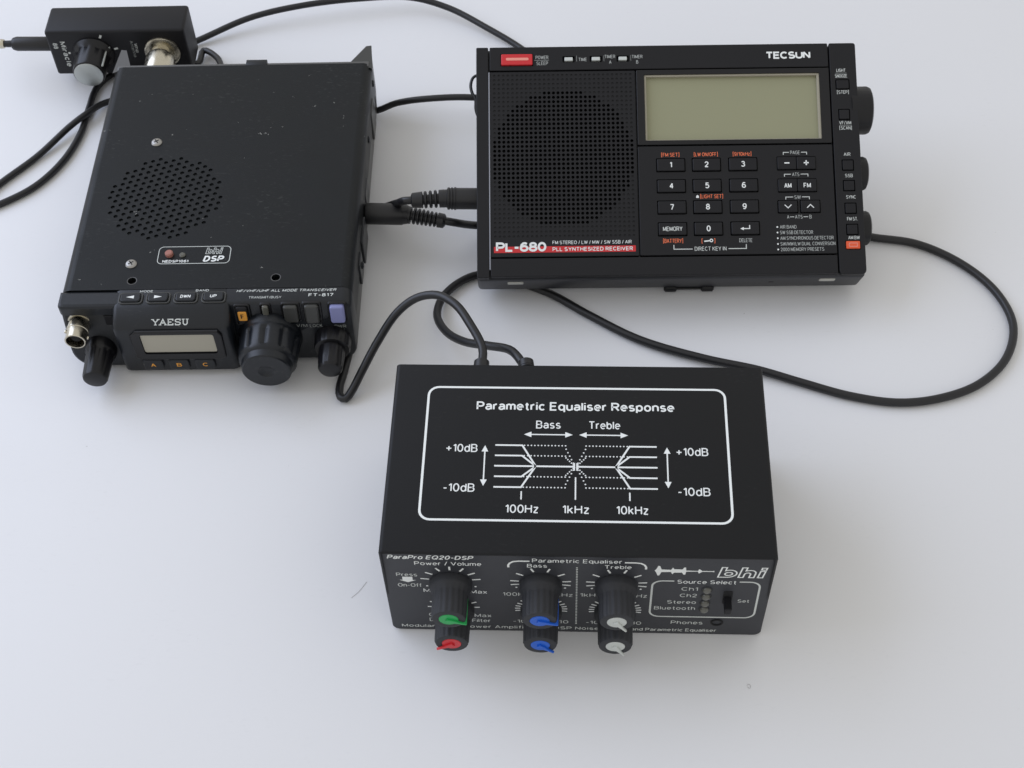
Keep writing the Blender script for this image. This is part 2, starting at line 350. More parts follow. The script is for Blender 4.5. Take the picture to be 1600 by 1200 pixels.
def logo(x0, x1, y0, y1, wd, fr, ink, parent):
    t = .24
    b_ = [(0, 1), (t, 1), (t, .66)]+a_(.46, .37, .40, .37, 112, -90, 12)+[(0, 0)]
    h_ = [(0, 0), (0, 1), (t, 1), (t, .68)]+a_(.47, .42, .31, .32, 108, 0, 7)+[(.78, 0), (.54, 0), (.54, .34)]+a_(.39, .34, .15, .14, 0, 180, 6)+[(t, 0)]
    L = [(0, b_), (0, a_(.46, .35, .19, .16, 0, 345, 13)), (1.02, h_), (2.0, [(0, 0), (t, 0), (t, .66), (0, .66)]), (2.0, [(0, .8), (t, .8), (t, 1), (0, 1)])]
    sh = .16; W_ = 2.0+t+sh; g = bmesh.new()
    for n, (o, l) in enumerate(L):
        strokes([[(x0+(o+p[0]+sh*p[1])/W_*(x1-x0), y0+p[1]*(y1-y0)) for p in l]], wd, fr, '', None, bm=g, done=False, closed=True, lift=.06+.004*n)
    return finish(g, 'logo', ink, parent, smooth=False)
def thing(name, label, cat, loc, rot=None, group=None):
    o = bpy.data.objects.new(name, None); COL.objects.link(o); o.empty_display_size = .02
    if rot is None: rot = Matrix.Identity(3)
    o.matrix_world = Matrix.Translation(V3(loc)) @ rot.to_4x4()
    o['label'] = label; o['category'] = cat
    if group: o['group'] = group
    return o
def tag(o, label, cat, group=None):
    o['label'] = label; o['category'] = cat
    if group: o['group'] = group
    return o

# ------------------------------------------------------------------ the desk
bm = box(bmesh.new(), -620, 620, 60, 1000, -25, 0, 1.5)
desk = finish(bm, 'desk', 'desk'); desk['kind'] = 'structure'

# ================================================================== EQUALISER UNIT (front)
EQ_R = Matrix.Rotation(R(-3.81), 3, 'Z'); EQ_O = Vector((22.07, 292.73, 0))
eq = thing('equaliser_unit', 'black metal equaliser box with white response graph on its lid and six knobs', 'equaliser', EQ_O, EQ_R)
EW, ED, EH = 76.1, 90.2, 64.8
bm = bmesh.new()                                                     # folded cover: top and both sides
prof = rrect(-EW, EW, 1.0, EH, (0, 0, 1.8, 1.8), 5)
slab(bm, prof, [(1.0, -.9), (.3, -.6), (0, -.1), (0, 90.0), (.5, 90.4)], lambda a, b, n: (a, max(n, 1.7) if b < EH-5 else n, b), cap0=False)
bmi = [v for v in bm.verts]
finish(bm, 'cover', 'eq_paint', eq)
bm = bmesh.new()
box(bm, -EW+1.2, EW-1.2, -.35, .9, EH-2.6, EH-.6, .3); finish(bm, 'cover_lip', 'eq_paint', eq)
bm = rounded(rrect(-EW+.3, EW-.3, .5, EH-2.0, (3.2, 3.2, .5, .5), 5), -1.2, 0, .25, FRONT(.5)); finish(bm, 'front_panel', 'eq_panel', eq)
bm = box(bmesh.new(), -EW+1.5, EW-1.5, 3, 89.5, 1.6, 3.2); finish(bm, 'base_plate', 'eq_paint', eq)
for sx in (-1, 1):
    for y in (10, 80):
        finish(lathe(bmesh.new(), [(4.5, 0), (5, .8), (5, 1.7)], XYZ, sx*64, y, 16), 'foot', 'knob', eq)
T = TOP(EH); c0 = -.9
strokes([rrect(c0-60.6, c0+60.6, 14.1, 78.3, 4.2, 6)], .95, T, 'white_ink', eq, 'printed_border', closed=True)
text('Parametric Equaliser Response', -41.5, 38.9, 69.0, 4.3, T, 'white_ink', eq, bold=.02, space=.9)
text('Bass', -17.0, -7.1, 59.8, 3.9, T, 'white_ink', eq, bold=.004)
text('Treble', 4.2, 16.9, 59.8, 3.9, T, 'white_ink', eq, bold=.004)
for s, x0, x1, y in (('+10dB', -52.9, -40.2, 47.9), ('-10dB', -52.9, -40.5, 29.0), ('+10dB', 38.9, 51.7, 47.3), ('-10dB', 39.0, 51.7, 28.4)):
    text(s, x0, x1, y, 3.9, T, 'white_ink', eq, bold=.004)
for s, x0, x1 in (('100Hz', -28.1, -15.2), ('1kHz', -5.9, 4.5), ('10kHz', 15.0, 27.4)):
    text(s, x0, x1, 19.5, 3.9, T, 'white_ink', eq, bold=.004)
g = bmesh.new()
for sx in (-1, 1):
    f = lambda a, b, n, sx=sx: T(c0+sx*a, b, n)
    strokes([[(32.3, 39.5), (0, 39.5)]], .75, f, '', None, bm=g, done=False)
    for dy, xx in ((10, 21.4), (5, 21.4), (-5, 21.4), (-10, 21.4)):
        strokes([[(32.2, 39.5+dy), (xx, 39.5+dy), (15.8, 39.5)]], .72, f, '', None, bm=g, done=False)
    strokes([[(21.2, 27.6), (21.2, 23.8)], [(36.3, 46.6), (36.3, 32.6)], [(18.8, 54.9), (3.6, 54.9)]], .55, f, '', None, bm=g, done=False)
    for (ax, ay, dx, dy) in ((36.3, 49.3, 0, -1), (36.3, 29.9, 0, 1), (20.9, 54.9, -1, 0), (1.3, 54.9, 1, 0)):
        poly([f_ for f_ in ((c0+sx*ax, ay), (c0+sx*(ax+dx*3-dy*1.35), ay+dy*3+dx*1.35), (c0+sx*(ax+dx*3+dy*1.35), ay+dy*3-dx*1.35))], T, g, .06)
    for dy in (10, 5, -5, -10):                                      # dotted responses
        pts = []
        L1 = 21.0-4.6; m = 13
        for k in range(m): pts.append((21.0-L1*k/(m-1)-.5, 39.5+dy))
        for k in range(1, 7): pts.append((4.6-4.4*k/6, 39.5+dy*(1-k/6)))
        for a, b in pts: poly(circ(c0+sx*a, b, .34, 6), T, g, .08)
strokes([[(c0, 34.5), (c0, 24.0)]], .55, T, '', None, bm=g, done=False)
for sx in (-.55, .55): strokes([[(c0+sx, 41.2), (c0+sx, 37.6)]], .6, T, '', None, bm=g, done=False, lift=.09)
finish(g, 'response_graph', 'white_ink', eq, smooth=False)
# -- front print
P_ = FRONT(.5)
FT_ = lambda s, x0, x1, z, h=2.9, ink='white_ink', **k: text(s, x0, x1, z, h, P_, ink, eq, **k)
FT_('ParaPro EQ20-DSP', -73.4, -39.8, 59.2, 3.0, bold=.018, shear=.25)
FT_('Power / Volume', -63.0, -37.0, 54.7, 2.8)
FT_('Press', -70.8, -62.6, 45.8, 2.7, 'grey_ink'); FT_('On-Off', -70.8, -61.3, 37.6, 2.8, 'grey_ink')
g = bmesh.new()
poly([(-68.6, 44.0), (-64.6, 44.0), (-64.6, 41.6), (-63.2, 41.6), (-66.6, 39.8), (-70.0, 41.6), (-68.6, 41.6)], P_, g); finish(g, 'printed_arrow', 'white_ink', eq, smooth=False)
FT_('Min', -60.9, -55.0, 33.6, 2.9); FT_('Max', -42.3, -35.6, 33.0, 2.9)
FT_('Off', -60.1, -55.0, 13.6, 2.8, 'grey_ink'); FT_('Max', -41.4, -34.6, 13.5, 2.8, 'grey_ink')
FT_('DSP', -60.1, -53.8, 9.4, 2.8, 'grey_ink'); FT_('Filter', -42.6, -35.0, 9.2, 2.8, 'grey_ink')
for s, x0, x1 in (('Modular', -72.0, -58.2), ('Power Amplifier', -46.2, -17.8), ('DSP Noise Filter', -9.2, 20.0), ('and Parametric Equaliser', 22.6, 57.6)):
    FT_(s, x0, x1, 4.0, 2.5, 'grey_ink', bold=.006)
FT_('Parametric Equaliser', -17.3, 17.3, 58.0, 2.8)
arc = lambda s: [(s*26.6, 52.6), (s*26.6, 54.2), (s*26.0, 55.8), (s*24.6, 57.0), (s*22.5, 57.4), (s*18.3, 57.4)]
for s_ in (-1, 1): strokes([arc(s_)], .85, P_, 'white_ink', eq)
FT_('Bass', -19.3, -11.6, 54.1, 2.7); FT_('Treble', 10.6, 21.0, 54.0, 2.7)
g = bmesh.new()
for k in range(36): poly(circ(0, 8+45*k/35, .42, 6), P_, g)
finish(g, 'dotted_line', 'grey_ink', eq, smooth=False)
FT_('100Hz', -29.4, -19.0, 31.6, 2.8, 'grey_ink'); FT_('1kHz', -9.6, -1.5, 31.6, 2.8, 'grey_ink')
FT_('1kHz', 1.4, 9.6, 31.8, 2.8, 'grey_ink'); FT_('10kHz', 17.8, 28.0, 31.8, 2.8, 'grey_ink')
for x in (-14.2, 15.6):
    FT_('-10', x-11.6, x-6.4, 9.2, 2.7, 'grey_ink'); FT_('10', x+7.2, x+11.0, 9.2, 2.7, 'grey_ink')
KX = (-49.6, -14.2, 15.6); KZ = (39.7, 19.6)
for i, x in enumerate(KX):
    g = bmesh.new()
    angs = [90+27*k for k in (-3, -2, -1, 0, 1, 2, 3)] if i == 0 else [90+s*a for s in (-1, 1) for a in (18, 52, 84, 100)]
    for a in angs:
        c, s = math.cos(R(a)), math.sin(R(a)); strokes([[(x+8.6*c, KZ[0]+1.4+8.6*s), (x+12.0*c, KZ[0]+1.4+11.2*s)]], .75, P_, '', None, bm=g, done=False)
    for s in (-1, 1): poly(circ(x+s*9.6, KZ[0]-2.6, .5, 8), P_, g)
    for s in (-1, 1):
        for a in ((28, 4) if i == 0 else (40, 26, 14, 3, -8)):
            c, q = s*math.cos(R(a)), math.sin(R(a)); strokes([[(x+8.3*c, KZ[1]+8.3*q), (x+10.6*c, KZ[1]+10.6*q)]], .7, P_, '', None, bm=g, done=False)
    finish(g, 'dial_ticks', 'white_ink', eq, smooth=False)
def eq_knob(x, z, col, ang, side):
    prof = [(7.7, -.2), (8.4, 0), (8.4, 2.8), (8.1, 3.5), (7.2, 5.4), (7.1, 6.2), (6.9, 15.2), (6.4, 16.1), (5.7, 16.35), (3.95, 16.2), (3.9, 15.7)]
    fr = lambda a, b, n: (x+a, .4-n, z+b)
    k = finish(lathe(bmesh.new(), prof, fr, 0, 0, 108, (18, .38, 6, 15.6)), 'knob', 'knob', eq)
    bm = lathe(bmesh.new(), [(3.85, 15.2), (3.85, 16.2), (3.6, 16.4)], fr, 0, 0, 32)
    c, s = math.cos(R(ang)), math.sin(R(ang)); rot = lambda a, b: (a*c-b*s, a*s+b*c)
    pf = lambda a, b, n: fr(*rot(a, b), n)
    slab(bm, [(-.9, -1.0), (1.5, -.95), (4.2, -.5), (7.1, -.32), (7.1, .32), (4.2, .5), (1.5, .95), (-.9, 1.0)], [(0, 16.2), (0, 17.0), (.2, 17.2)], pf)
    if side: slab(bm, [(5.6, -.36), (7.35, -.36), (7.35, .36), (5.6, .36)], [(0, 5.6), (0, 17.0)], pf)
    finish(bm, 'knob_cap', col, k)
eq_knob(KX[0], KZ[0], 'green', -20, True);  eq_knob(KX[0], KZ[1], 'red', 212, False)
eq_knob(KX[1], KZ[0], 'blue', -14, True);   eq_knob(KX[1], KZ[1], 'blue', -42, False)
eq_knob(KX[2], KZ[0], 'white', -58, False); eq_knob(KX[2], KZ[1], 'white', -60, False)
# -- right end of the panel
g = bmesh.new()
f = P_; zc = 51.8
poly([(30.0, zc), (30.7, zc+1.6), (31.2, zc+3.6), (31.9, zc+3.6), (32.6, zc+1.0), (36.3, zc+.8), (36.9, zc+2.6), (37.5, zc+1.3), (40.6, zc+1.2), (41.2, zc+2.7), (41.9, zc+2.7), (42.1, zc+.4), (46.6, zc+.25), (47.1, zc+1.7), (48.3, zc+.3), (52.4, zc+.25), (52.9, zc+.6),
      (52.9, zc-.6), (52.4, zc-.25), (48.3, zc-.3), (47.1, zc-1.7), (46.6, zc-.25), (42.1, zc-.4), (41.9, zc-2.7), (41.2, zc-2.7), (40.6, zc-1.2), (37.5, zc-1.3), (36.9, zc-2.6), (36.3, zc-.8), (32.6, zc-1.0), (31.9, zc-3.6), (31.2, zc-3.6), (30.7, zc-1.6)], f, g)
finish(g, 'waveform_mark', 'white_ink', eq, smooth=False)
logo(54.6, 73.0, 47.6, 55.0, .62, P_, 'white_ink', eq)
bx = rrect(29.6, 71.6, 15.2, 44.0, 4.0, 6)
i0 = max(range(len(bx)), key=lambda i: bx[i][1]*10-bx[i][0])
strokes([[(38.0, 44.0)]+[p for p in rrect(29.6, 71.6, 15.2, 44.0, 4.0, 6)[21:]]+[p for p in bx[:21]]+[(63.4, 44.0)]], .8, P_, 'grey_ink', eq, 'printed_border')
FT_('Source Select', 39.3, 62.2, 43.6, 2.9)
for s, x0, z in (('Ch1', 41.2, 38.0), ('Ch2', 40.9, 32.8), ('Stereo', 36.2, 27.4), ('Bluetooth', 31.2, 22.4)):
    FT_(s, x0, 47.6, z, 2.7, 'grey_ink')
    bm = lathe(bmesh.new(), [(2.3, -.4), (2.3, .15), (1.9, .3), (1.9, .0)], P_, 51.2, z-.4, 20, cap1=False)
    l = finish(bm, 'indicator_bezel', 'knob', eq)
    finish(lathe(bmesh.new(), [(1.85, -.3), (1.8, .6), (1.4, 1.2), (.7, 1.6)], P_, 51.2, z-.4, 20), 'indicator_lens', 'led', l)
FT_('Set', 64.0, 68.6, 29.0, 2.5, 'grey_ink')
s_ = finish(rounded(rrect(57.9, 61.6, 26.6, 36.8, .8), -.3, .12, 0, P_), 'switch_slot', 'black', eq)
bm = rounded(rrect(58.3, 61.2, 28.6, 32.6, .5), -.2, 6.2, .5, P_); finish(bm, 'switch_lever', 'case', s_)
FT_('Phones', 38.6, 51.5, 10.4, 2.8, 'grey_ink')
j = finish(lathe(bmesh.new(), [(2.6, -.3), (2.6, .35), (2.2, .5), (1.8, .4), (1.75, -.6)], P_, 57.2, 11.0, 24), 'headphone_socket', 'black', eq)

# ================================================================== SHORTWAVE RECEIVER (right)
TE_R = Matrix.Rotation(R(-2.13), 3, 'Z') @ Matrix.Rotation(R(26.95), 3, 'X') @ Matrix.Rotation(R(.69), 3, 'Y'); TE_O = Vector((-14.53, 468.35, 24.3))
te = thing('shortwave_radio', 'black portable shortwave radio with grey-green display, keypad and speaker grille, tilted back', 'radio', TE_O, TE_R)
bm = box(bmesh.new(), 0, 184, 0, 116, -22, -3.0, 2.0, 3); finish(bm, 'body', 'case_body', te)
def tplate(name, P, holes=(), m='case', z=0., floor=None, b=.3): return finish(plate(bmesh.new(), P, list(holes), -3.6, z, XYZ, floor, b), name, m, te)
T0 = TOP(0)
tplate('end_cap', rrect(.2, 6.0, .5, 115.8, .6, 3))
tplate('button_strip', rrect(6.7, 170.4, 103.8, 115.8, .6, 3), [rrect(12.0, 27.8, 106.0, 112.2, .3, 2)]+[rrect(x-3.0, x+3.0, 107.6, 110.8, .3, 2) for x in (45.0, 58.2, 71.2)])
# speaker grille: round holes right through inside a circle, shallow dimples outside it
holes, fl = [], []
NX, NY = 31, 37
for i in range(NX):
    for k in range(NY):
        x = 8.9+i*(65.8/(NX-1)); y = 20.6+k*(80.6/(NY-1))
        inn = math.hypot(x-41.6, y-59.6) < 34.2
        holes.append(circ(x, y, .80 if inn else .62, 8, .39)); fl.append(None if inn else -.55)
# the innermost plate hole walls open onto the dark space behind
tplate('speaker_grille', rrect(6.7, 77.0, 10.6, 103.2, .6, 3), holes, 'case', -.25, fl, .3)
bm = box(bmesh.new(), 7.2, 76.4, 19.5, 102.2, -3.2, -2.5); finish(bm, 'speaker_cloth', 'black', te)
bm = box(bmesh.new(), 6.08, 6.62, 4.5, 103, -1.4, .05, .12, 1); finish(bm, 'edge_highlight', 'highlight', te)  # added pale strip: painted highlight where the grille recess edge catches light
tplate('display_bezel', rrect(77.5, 170.4, 65.2, 103.2, .6, 3), [rrect(81.3, 165.8, 67.4, 100.8, .4, 2)], 'case_dark', .25)
lf = finish(plate(bmesh.new(), rrect(81.3, 165.8, 67.4, 100.8, .3, 2), [rrect(82.2, 164.6, 67.9, 99.9, .2, 2)], -3.4, -.5, XYZ, None, .15), 'display_gasket', 'lcd_frame', te)
bm = box(bmesh.new(), 81.6, 165.4, 67.6, 100.4, -3.4, -2.3); finish(bm, 'display', 'lcd', te)
KXs, KYs = (93.0, 110.0, 127.4), (55.0, 44.5, 34.0, 23.3)
kh = [rrect(x-7.0, x+7.0, y-3.5, y+3.5, .4, 2) for y in KYs for x in KXs]
kh += [rrect(143.6, 162.2, y-3.5, y+3.5, .4, 2) for y in (55.2, 44.2)] + [rrect(x-4.9, x+4.9, 30.4, 37.0, .4, 2) for x in (148.0, 158.6)]
tplate('keypad_panel', rrect(77.5, 170.4, 10.6, 64.6, .6, 3), kh)
tplate('trim_strip', rrect(6.7, 170.4, 1.0, 9.9, .6, 3))
sk = [(176.8, 94.6, 3.4, 2.6), (176.9, 79.4, 2.8, 2.8), (177.4, 54.0, 2.9, 2.8), (177.5, 43.8, 2.9, 2.8), (177.7, 32.6, 2.9, 2.8), (178.0, 22.2, 2.9, 2.8), (178.0, 14.6, 3.6, 2.2)]
tplate('end_cap', rrect(171.1, 183.8, .5, 115.8, (2.0, 2.0, 1.2, .6), 3), [rrect(x-a, x+a, y-b, y+b, .3, 2) for x, y, a, b in sk])
TX = lambda s, x0, x1, y, h=1.75, ink='mid_ink', parent=te, z=0., **k: text(s, x0, x1, y, h, TOP(z), ink, parent, **k)
# top row
pb = finish(rounded(rrect(12.3, 27.5, 106.3, 111.9, .5), -2, 1.0, .45), 'power_button', 'red', te)
finish(rounded(rrect(14.6, 25.6, 108.5, 109.9, .6), .9, 1.12, .1), 'button_stripe', 'salmon', pb)
TX('POWER', 29.0, 35.2, 110.3, 1.8); TX('SLEEP', 29.4, 35.0, 107.3, 1.8)
strokes([[(28.4, 108.85), (35.5, 108.85)]], .22, T0, 'dim_ink', te)
for x in (45.0, 58.2, 71.2): finish(rounded(rrect(x-2.0, x+2.0, 108.3, 110.1, .3), -2, .5, .25), 'timer_button', 'white', te)
strokes([[(x+3.9, 108), (x+3.9, 111)] for x in (45.0, 58.2, 71.2)], .16, T0, 'dim_ink', te)
TX('TIME', 49.8, 53.8, 109.0); TX('TIMER', 62.4, 67.6, 110.3); TX('A', 64.6, 65.7, 107.5); TX('TIMER', 75.6, 80.8, 110.1); TX('B', 77.7, 78.7, 107.4)
TX('TECSUN', 140.4, 161.9, 109.9, 3.7, 'white_ink', bold=.045, name='maker_name', space=.62)
# model strip
finish(rounded(rrect(8.2, 75.4, 12.7, 15.7, .1), -.3, -.2, 0), 'red_band', 'red_ink', te)
TX('PL-680', 9.2, 33.0, 15.5, 4.7, 'white_ink', bold=.045, z=-.16, space=.62)
TX('FM STEREO / LW / MW / SW SSB / AIR', 36.0, 73.5, 17.5, 1.7, 'white_ink', z=-.2); TX('PLL SYNTHESIZED RECEIVER', 36.0, 74.0, 14.2, 1.9, 'white_ink', z=-.16, bold=.022)
# keypad
key_bm = rounded(rrect(-6.6, 6.6, -3.05, 3.05, .5, 3), -3.4, .75, .45); key_me = None
def key(x, y, me_from=None, P=None, name='key', m='key', h=.75, b=.4):
    global key_me
    if P is None:
        if key_me is None:
            o = finish(key_bm, name, m, te, (x, y, 0)); key_me = o.data; return o
        return link(key_me, name, m, te, (x, y, 0))
    return finish(rounded(P, -3.4, h, b), name, m, te, (x, y, 0))
for i, s in enumerate(('1', '2', '3', '4', '5', '6', '7', '8', '9', 'MEMORY', '0', '')):
    k = key(KXs[i % 3], KYs[i//3])
    if s == 'MEMORY': text(s, -4.6, 4.6, 0, 2.2, TOP(.75), 'grey_ink', k, bold=.01)
    elif s: text(s, -.95 if s != '1' else -.5, .95 if s != '1' else .5, 0, 2.9, TOP(.75), 'white_ink', k, bold=.02)
    else:
        g = bmesh.new(); strokes([[(2.0, 1.4), (2.0, -.3), (-1.0, -.3)]], .45, TOP(.75), '', None, bm=g, done=False); poly([(-2.4, -.3), (-.8, .5), (-.8, -1.1)], TOP(.75), g, .07)
        finish(g, 'return_arrow', 'white_ink', k, smooth=False)
for x0, x1, y, a, b in ((143.9, 152.7, 55.2, '-', '+'), (143.9, 152.7, 44.2, 'AM', 'FM')):
    for q, s in ((148.3, a), (157.5, b)):
        k = key(q, y, P=rrect(-4.5, 4.5, -3.1, 3.1, .4, 3))
        if s in '+-':
            strokes([[(-1.2, 0), (1.2, 0)]]+([[(0, -1.2), (0, 1.2)]] if s == '+' else []), .6, TOP(.75), 'white_ink', k, 'printed_sign')
        else: text(s, -1.7, 1.7, -.2, 2.4, TOP(.75), 'white_ink', k, bold=.01)
for x, s in ((148.0, -1), (158.6, 1)):
    k = key(x, 33.7, P=rrect(-4.5, 4.5, -2.9, 2.9, .4, 3)); strokes([[(-1.6, -s*.8), (0, s*.8), (1.6, -s*.8)]], .4, TOP(.75), 'white_ink', k, 'printed_sign')
TX('[FM SET]', 88.6, 97.2, 60.2, 1.9, 'orange_ink'); TX('[LW ON/OFF]', 104.2, 115.6, 60.2, 1.9, 'orange_ink'); TX('[9/10kHz]', 122.8, 131.6, 60.2, 1.9, 'orange_ink')
TX('[LIGHT SET]', 106.6, 117.4, 39.3, 1.9, 'orange_ink')
g = bmesh.new(); poly([(104.6, 38.6), (106.0, 38.6), (105.9, 39.5), (105.3, 40.1), (104.7, 39.5)], T0, g); finish(g, 'printed_bell', 'white_ink', te, smooth=False)
TX('[BATTERY]', 88.4, 97.8, 17.6, 2.0, 'orange_ink'); TX('DELETE', 124.4, 130.6, 17.5, 1.9)
TX('[', 106.6, 107.2, 17.4, 2.0, 'orange_ink'); TX(']', 112.4, 113.0, 17.4, 2.0, 'orange_ink')
g = bmesh.new(); strokes([[(107.8, 17.2), (110.6, 17.5)]], .6, T0, '', None, bm=g, done=False); strokes([circ(111.2, 17.6, .65, 10)], .45, T0, '', None, bm=g, done=False, closed=True); finish(g, 'printed_key_symbol', 'white_ink', te, smooth=False)
TX('DIRECT KEY IN', 103.2, 118.2, 13.6, 2.0, 'grey_ink')
strokes([[(93.4, 15.6), (93.4, 13.5), (102.2, 13.5)], [(127.6, 15.6), (127.6, 13.5), (119.2, 13.5)]], .4, T0, 'grey_ink', te)
for s, y, x0, x1, a, b in (('PAGE', 60.6, 150.2, 154.8, 146.9, 158.0), ('ATS', 49.7, 150.7, 154.1, 147.0, 158.2), ('SW', 38.4, 151.3, 154.3, 147.2, 158.4)):
    TX(s, x0, x1, y, 1.8); strokes([[(a, y-1.1), (a, y+.1), (x0-.6, y+.1)], [(b, y-1.1), (b, y+.1), (x1+.6, y+.1)]], .35, T0, 'grey_ink', te)
TX('A', 147.4, 148.5, 28.7, 1.8); TX('ATS', 151.2, 154.8, 28.7, 1.8); TX('B', 158.0, 159.1, 28.7, 1.8)
strokes([[(148.9, 28.7), (150.8, 28.7)], [(155.2, 28.7), (157.4, 28.7)]], .3, T0, 'grey_ink', te)
g = bmesh.new()
for s, y, x1 in (('AIR BAND', 23.8, 151.7), ('SW SSB DETECTOR', 21.1, 159.4), ('AM SYNCHRONOUS DETECTOR', 18.3, 169.0), ('SW/MW/LW DUAL CONVERSION', 15.5, 169.7), ('2000 MEMORY PRESETS', 12.8, 164.3)):
    TX(s, 143.8, x1, y, 1.75); poly(circ(142.6, y, .42, 8), T0, g)
finish(g, 'printed_bullets', 'white_ink', te, smooth=False)
for x, y, a, b in sk[:6]: key(x, y, P=rrect(-a+.45, a-.45, -b+.45, b-.45, .3, 2), name='side_key', h=.35, b=.25)
x, y, a, b = sk[6]; k = key(x, y, P=rrect(-a+.35, a-.35, -b+.35, b-.35, .3, 2), name='bandwidth_switch', m='orange', h=.5, b=.25)
strokes([rrect(-1.9, 1.9, -.8, .8)], .3, TOP(.5), 'salmon', k, 'switch_marking', closed=True)
for s, x0, x1, y in (('LIGHT', 174.2, 178.6, 101.8), ('SNOOZE', 173.4, 179.2, 98.9), ('[STEP]', 174.0, 179.6, 90.7), ('VF/VM', 174.3, 180.0, 75.2), ('[SCAN]', 174.3, 180.2, 72.6), ('AIR', 175.7, 178.9, 59.4), ('SSB', 175.9, 179.5, 48.8), ('SYNC', 175.9, 180.4, 38.2), ('FM ST.', 175.8, 180.8, 27.4), ('AM BW', 175.9, 181.3, 18.2)):
    TX(s, x0, x1, y, 1.7, 'grey_ink')
strokes([[(173.6, 100.35), (179, 100.35)], [(174.4, 73.95), (180, 73.95)]], .2, T0, 'dim_ink', te)
# side wheels
for y, r, d in ((85.3, 11.6, 8.0), (53.2, 8.2, 4.8), (25.8, 8.4, 4.8)):
    finish(lathe(bmesh.new(), [(r, -3), (r, d-2.2), (r-.6, d-.9), (r-2.0, d-.2), (r-3.4, d)], lambda a, b, n, y=y: (184+n, y+a, -11+b), 0, 0, 64, (32, .35, -2, d-1.5)), 'side_knob', 'case_dark', te)
for x in (18.2, 166.5): finish(rounded(rrect(x-3.8, x+3.8, -9.6, -6.2, .8), -.3, .5, .3, lambda a, b, n: (a, -n, b)), 'rubber_pad', 'rubber_pad', te)
for x in (140.5,): finish(rounded(rrect(x-1.2, x+1.2, -12, -11.2, .3), -.3, .12, 0, lambda a, b, n: (a, -n, b)), 'pin_hole', 'black', te)
bm = bmesh.new()                                                     # hinge of the flip stand, showing under the lower edge
for x in (93.2, 111.0): lathe(bm, [(1.0, -3.2), (1.9, -2.4), (1.9, 2.4), (1.0, 3.2)], lambda a, b, n, x=x: (x+n, -.2+a, -21.0+b), 0, 0, 20)
box(bm, 93, 111, -.9, .5, -22.2, -20.8, .3); finish(bm, 'stand_hinge', 'case_dark', te)
# flip stand behind the case, its foot on the desk
def te_w(p): return TE_O + TE_R @ Vector(p)
foot = (te_w((100, 96, -22))); inv = TE_R.inverted()
bm = bmesh.new()
for x in (72, 130):
    a = Vector((x, 84, -21.5)); b0 = te_w((x, 104, -22)); b = inv @ (Vector((b0.x, b0.y-4, 1.6))-TE_O); tube(bm, [a, b], 1.6, 8, False)
e1 = inv @ (Vector((te_w((72, 104, -22)).x, te_w((72, 104, -22)).y-4, 1.6))-TE_O); e2 = inv @ (Vector((te_w((130, 104, -22)).x, te_w((130, 104, -22)).y-4, 1.6))-TE_O)
tube(bm, [e1, e2], 1.6, 8, False); finish(bm, 'flip_stand', 'case_dark', te)
bm = tube(bmesh.new(), [(1.5, 106, -10), (-1.6, 104.5, -10), (-2.9, 100.5, -10), (-2.2, 96.5, -10), (-.6, 93.5, -10), (-.4, 88, -11), (1, 84, -12)], .75, 8, step=1.); finish(bm, 'strap_loop', 'cable', te)

# ================================================================== TRANSCEIVER (left)
FT_R = Matrix.Rotation(R(-2.1), 3, 'Z'); FT_O = Vector((-139.05, 456.74, 0))
ft = thing('transceiver', 'worn black mobile transceiver with round speaker grille on top and tuning dial in front', 'transceiver', FT_O, FT_R)
def ft_w(p): return FT_O + FT_R @ Vector(p)
ZT, FL, HW = 38.75, 154.7, 67.5
bm = bmesh.new()
rr = 5.0
holes = []
pitch = 3.85; cx, cy = -27.0, 58.8
for i in range(-10, 11):
    for k in range(-10, 11):
        x = cx+pitch*(k+.5*(i % 2)); y = cy+pitch*.866*i
        a = R(21); dx, dy = x-cx, y-cy; x, y = cx+dx*math.cos(a)-dy*math.sin(a), cy+dx*math.sin(a)+dy*math.cos(a)
        if math.hypot(x-cx, y-cy) < 27.4: holes.append(circ(x, y, 1.06, 10))
fl = [None]*len(holes)
fl = [ZT-.75]*len(holes)
holes += [circ(-34.8, 5.6, 2.0, 16), circ(31.9, 6.4, 2.0, 16)]; fl += [ZT-4, ZT-4]
plate(bm, rrect(-HW+rr, HW-rr, .2, FL-.8), holes, ZT-1.6, ZT, XYZ, fl, 0)
for s in (-1, 1):                                                    # rolled edges and upper sides
    prof = [(s*(HW-rr+rr*math.sin(R(a))), ZT-rr+rr*math.cos(R(a))) for a in range(0, 91, 10)]+[(s*HW, 19.0)]
    A = [bm.verts.new(V3((x, .2, z))) for x, z in prof]; B = [bm.verts.new(V3((x, FL-.8, z))) for x, z in prof]
    for i in range(len(A)-1): bm.faces.new((A[i], A[i+1], B[i+1], B[i]))
bmesh.ops.remove_doubles(bm, verts=bm.verts[:], dist=1e-6)
finish(bm, 'top_cover', 'ft_top', ft)
bm = box(bmesh.new(), -HW+1.5, HW-1.5, .5, FL-1.5, 24, ZT-3.2); finish(bm, 'inner_chassis', 'black', ft)
bm = box(bmesh.new(), -HW+.35, HW-.35, .6, FL-1.2, 5.2, 26, 1.2); finish(bm, 'lower_case', 'ft_side', ft)
bm = box(bmesh.new(), -HW+1.5, HW-1.5, FL-2.4, FL+1.6, 7, ZT-.7, .6); finish(bm, 'back_panel', 'fin', ft)
for s in (-1, 1):                                                    # guard ears at the rear corners
    P = [(s*HW, FL-3), (s*(HW-(11 if s > 0 else 7.5)), FL+1.2), (s*(HW-3.6), FL+13.5), (s*(HW-1.6), FL+13.8)]
    if s < 0: P = P[::-1]
    finish(rounded(P, 8, ZT-1.2, .5), 'guard_ear', 'fin' if s < 0 else 'ft_side', ft)
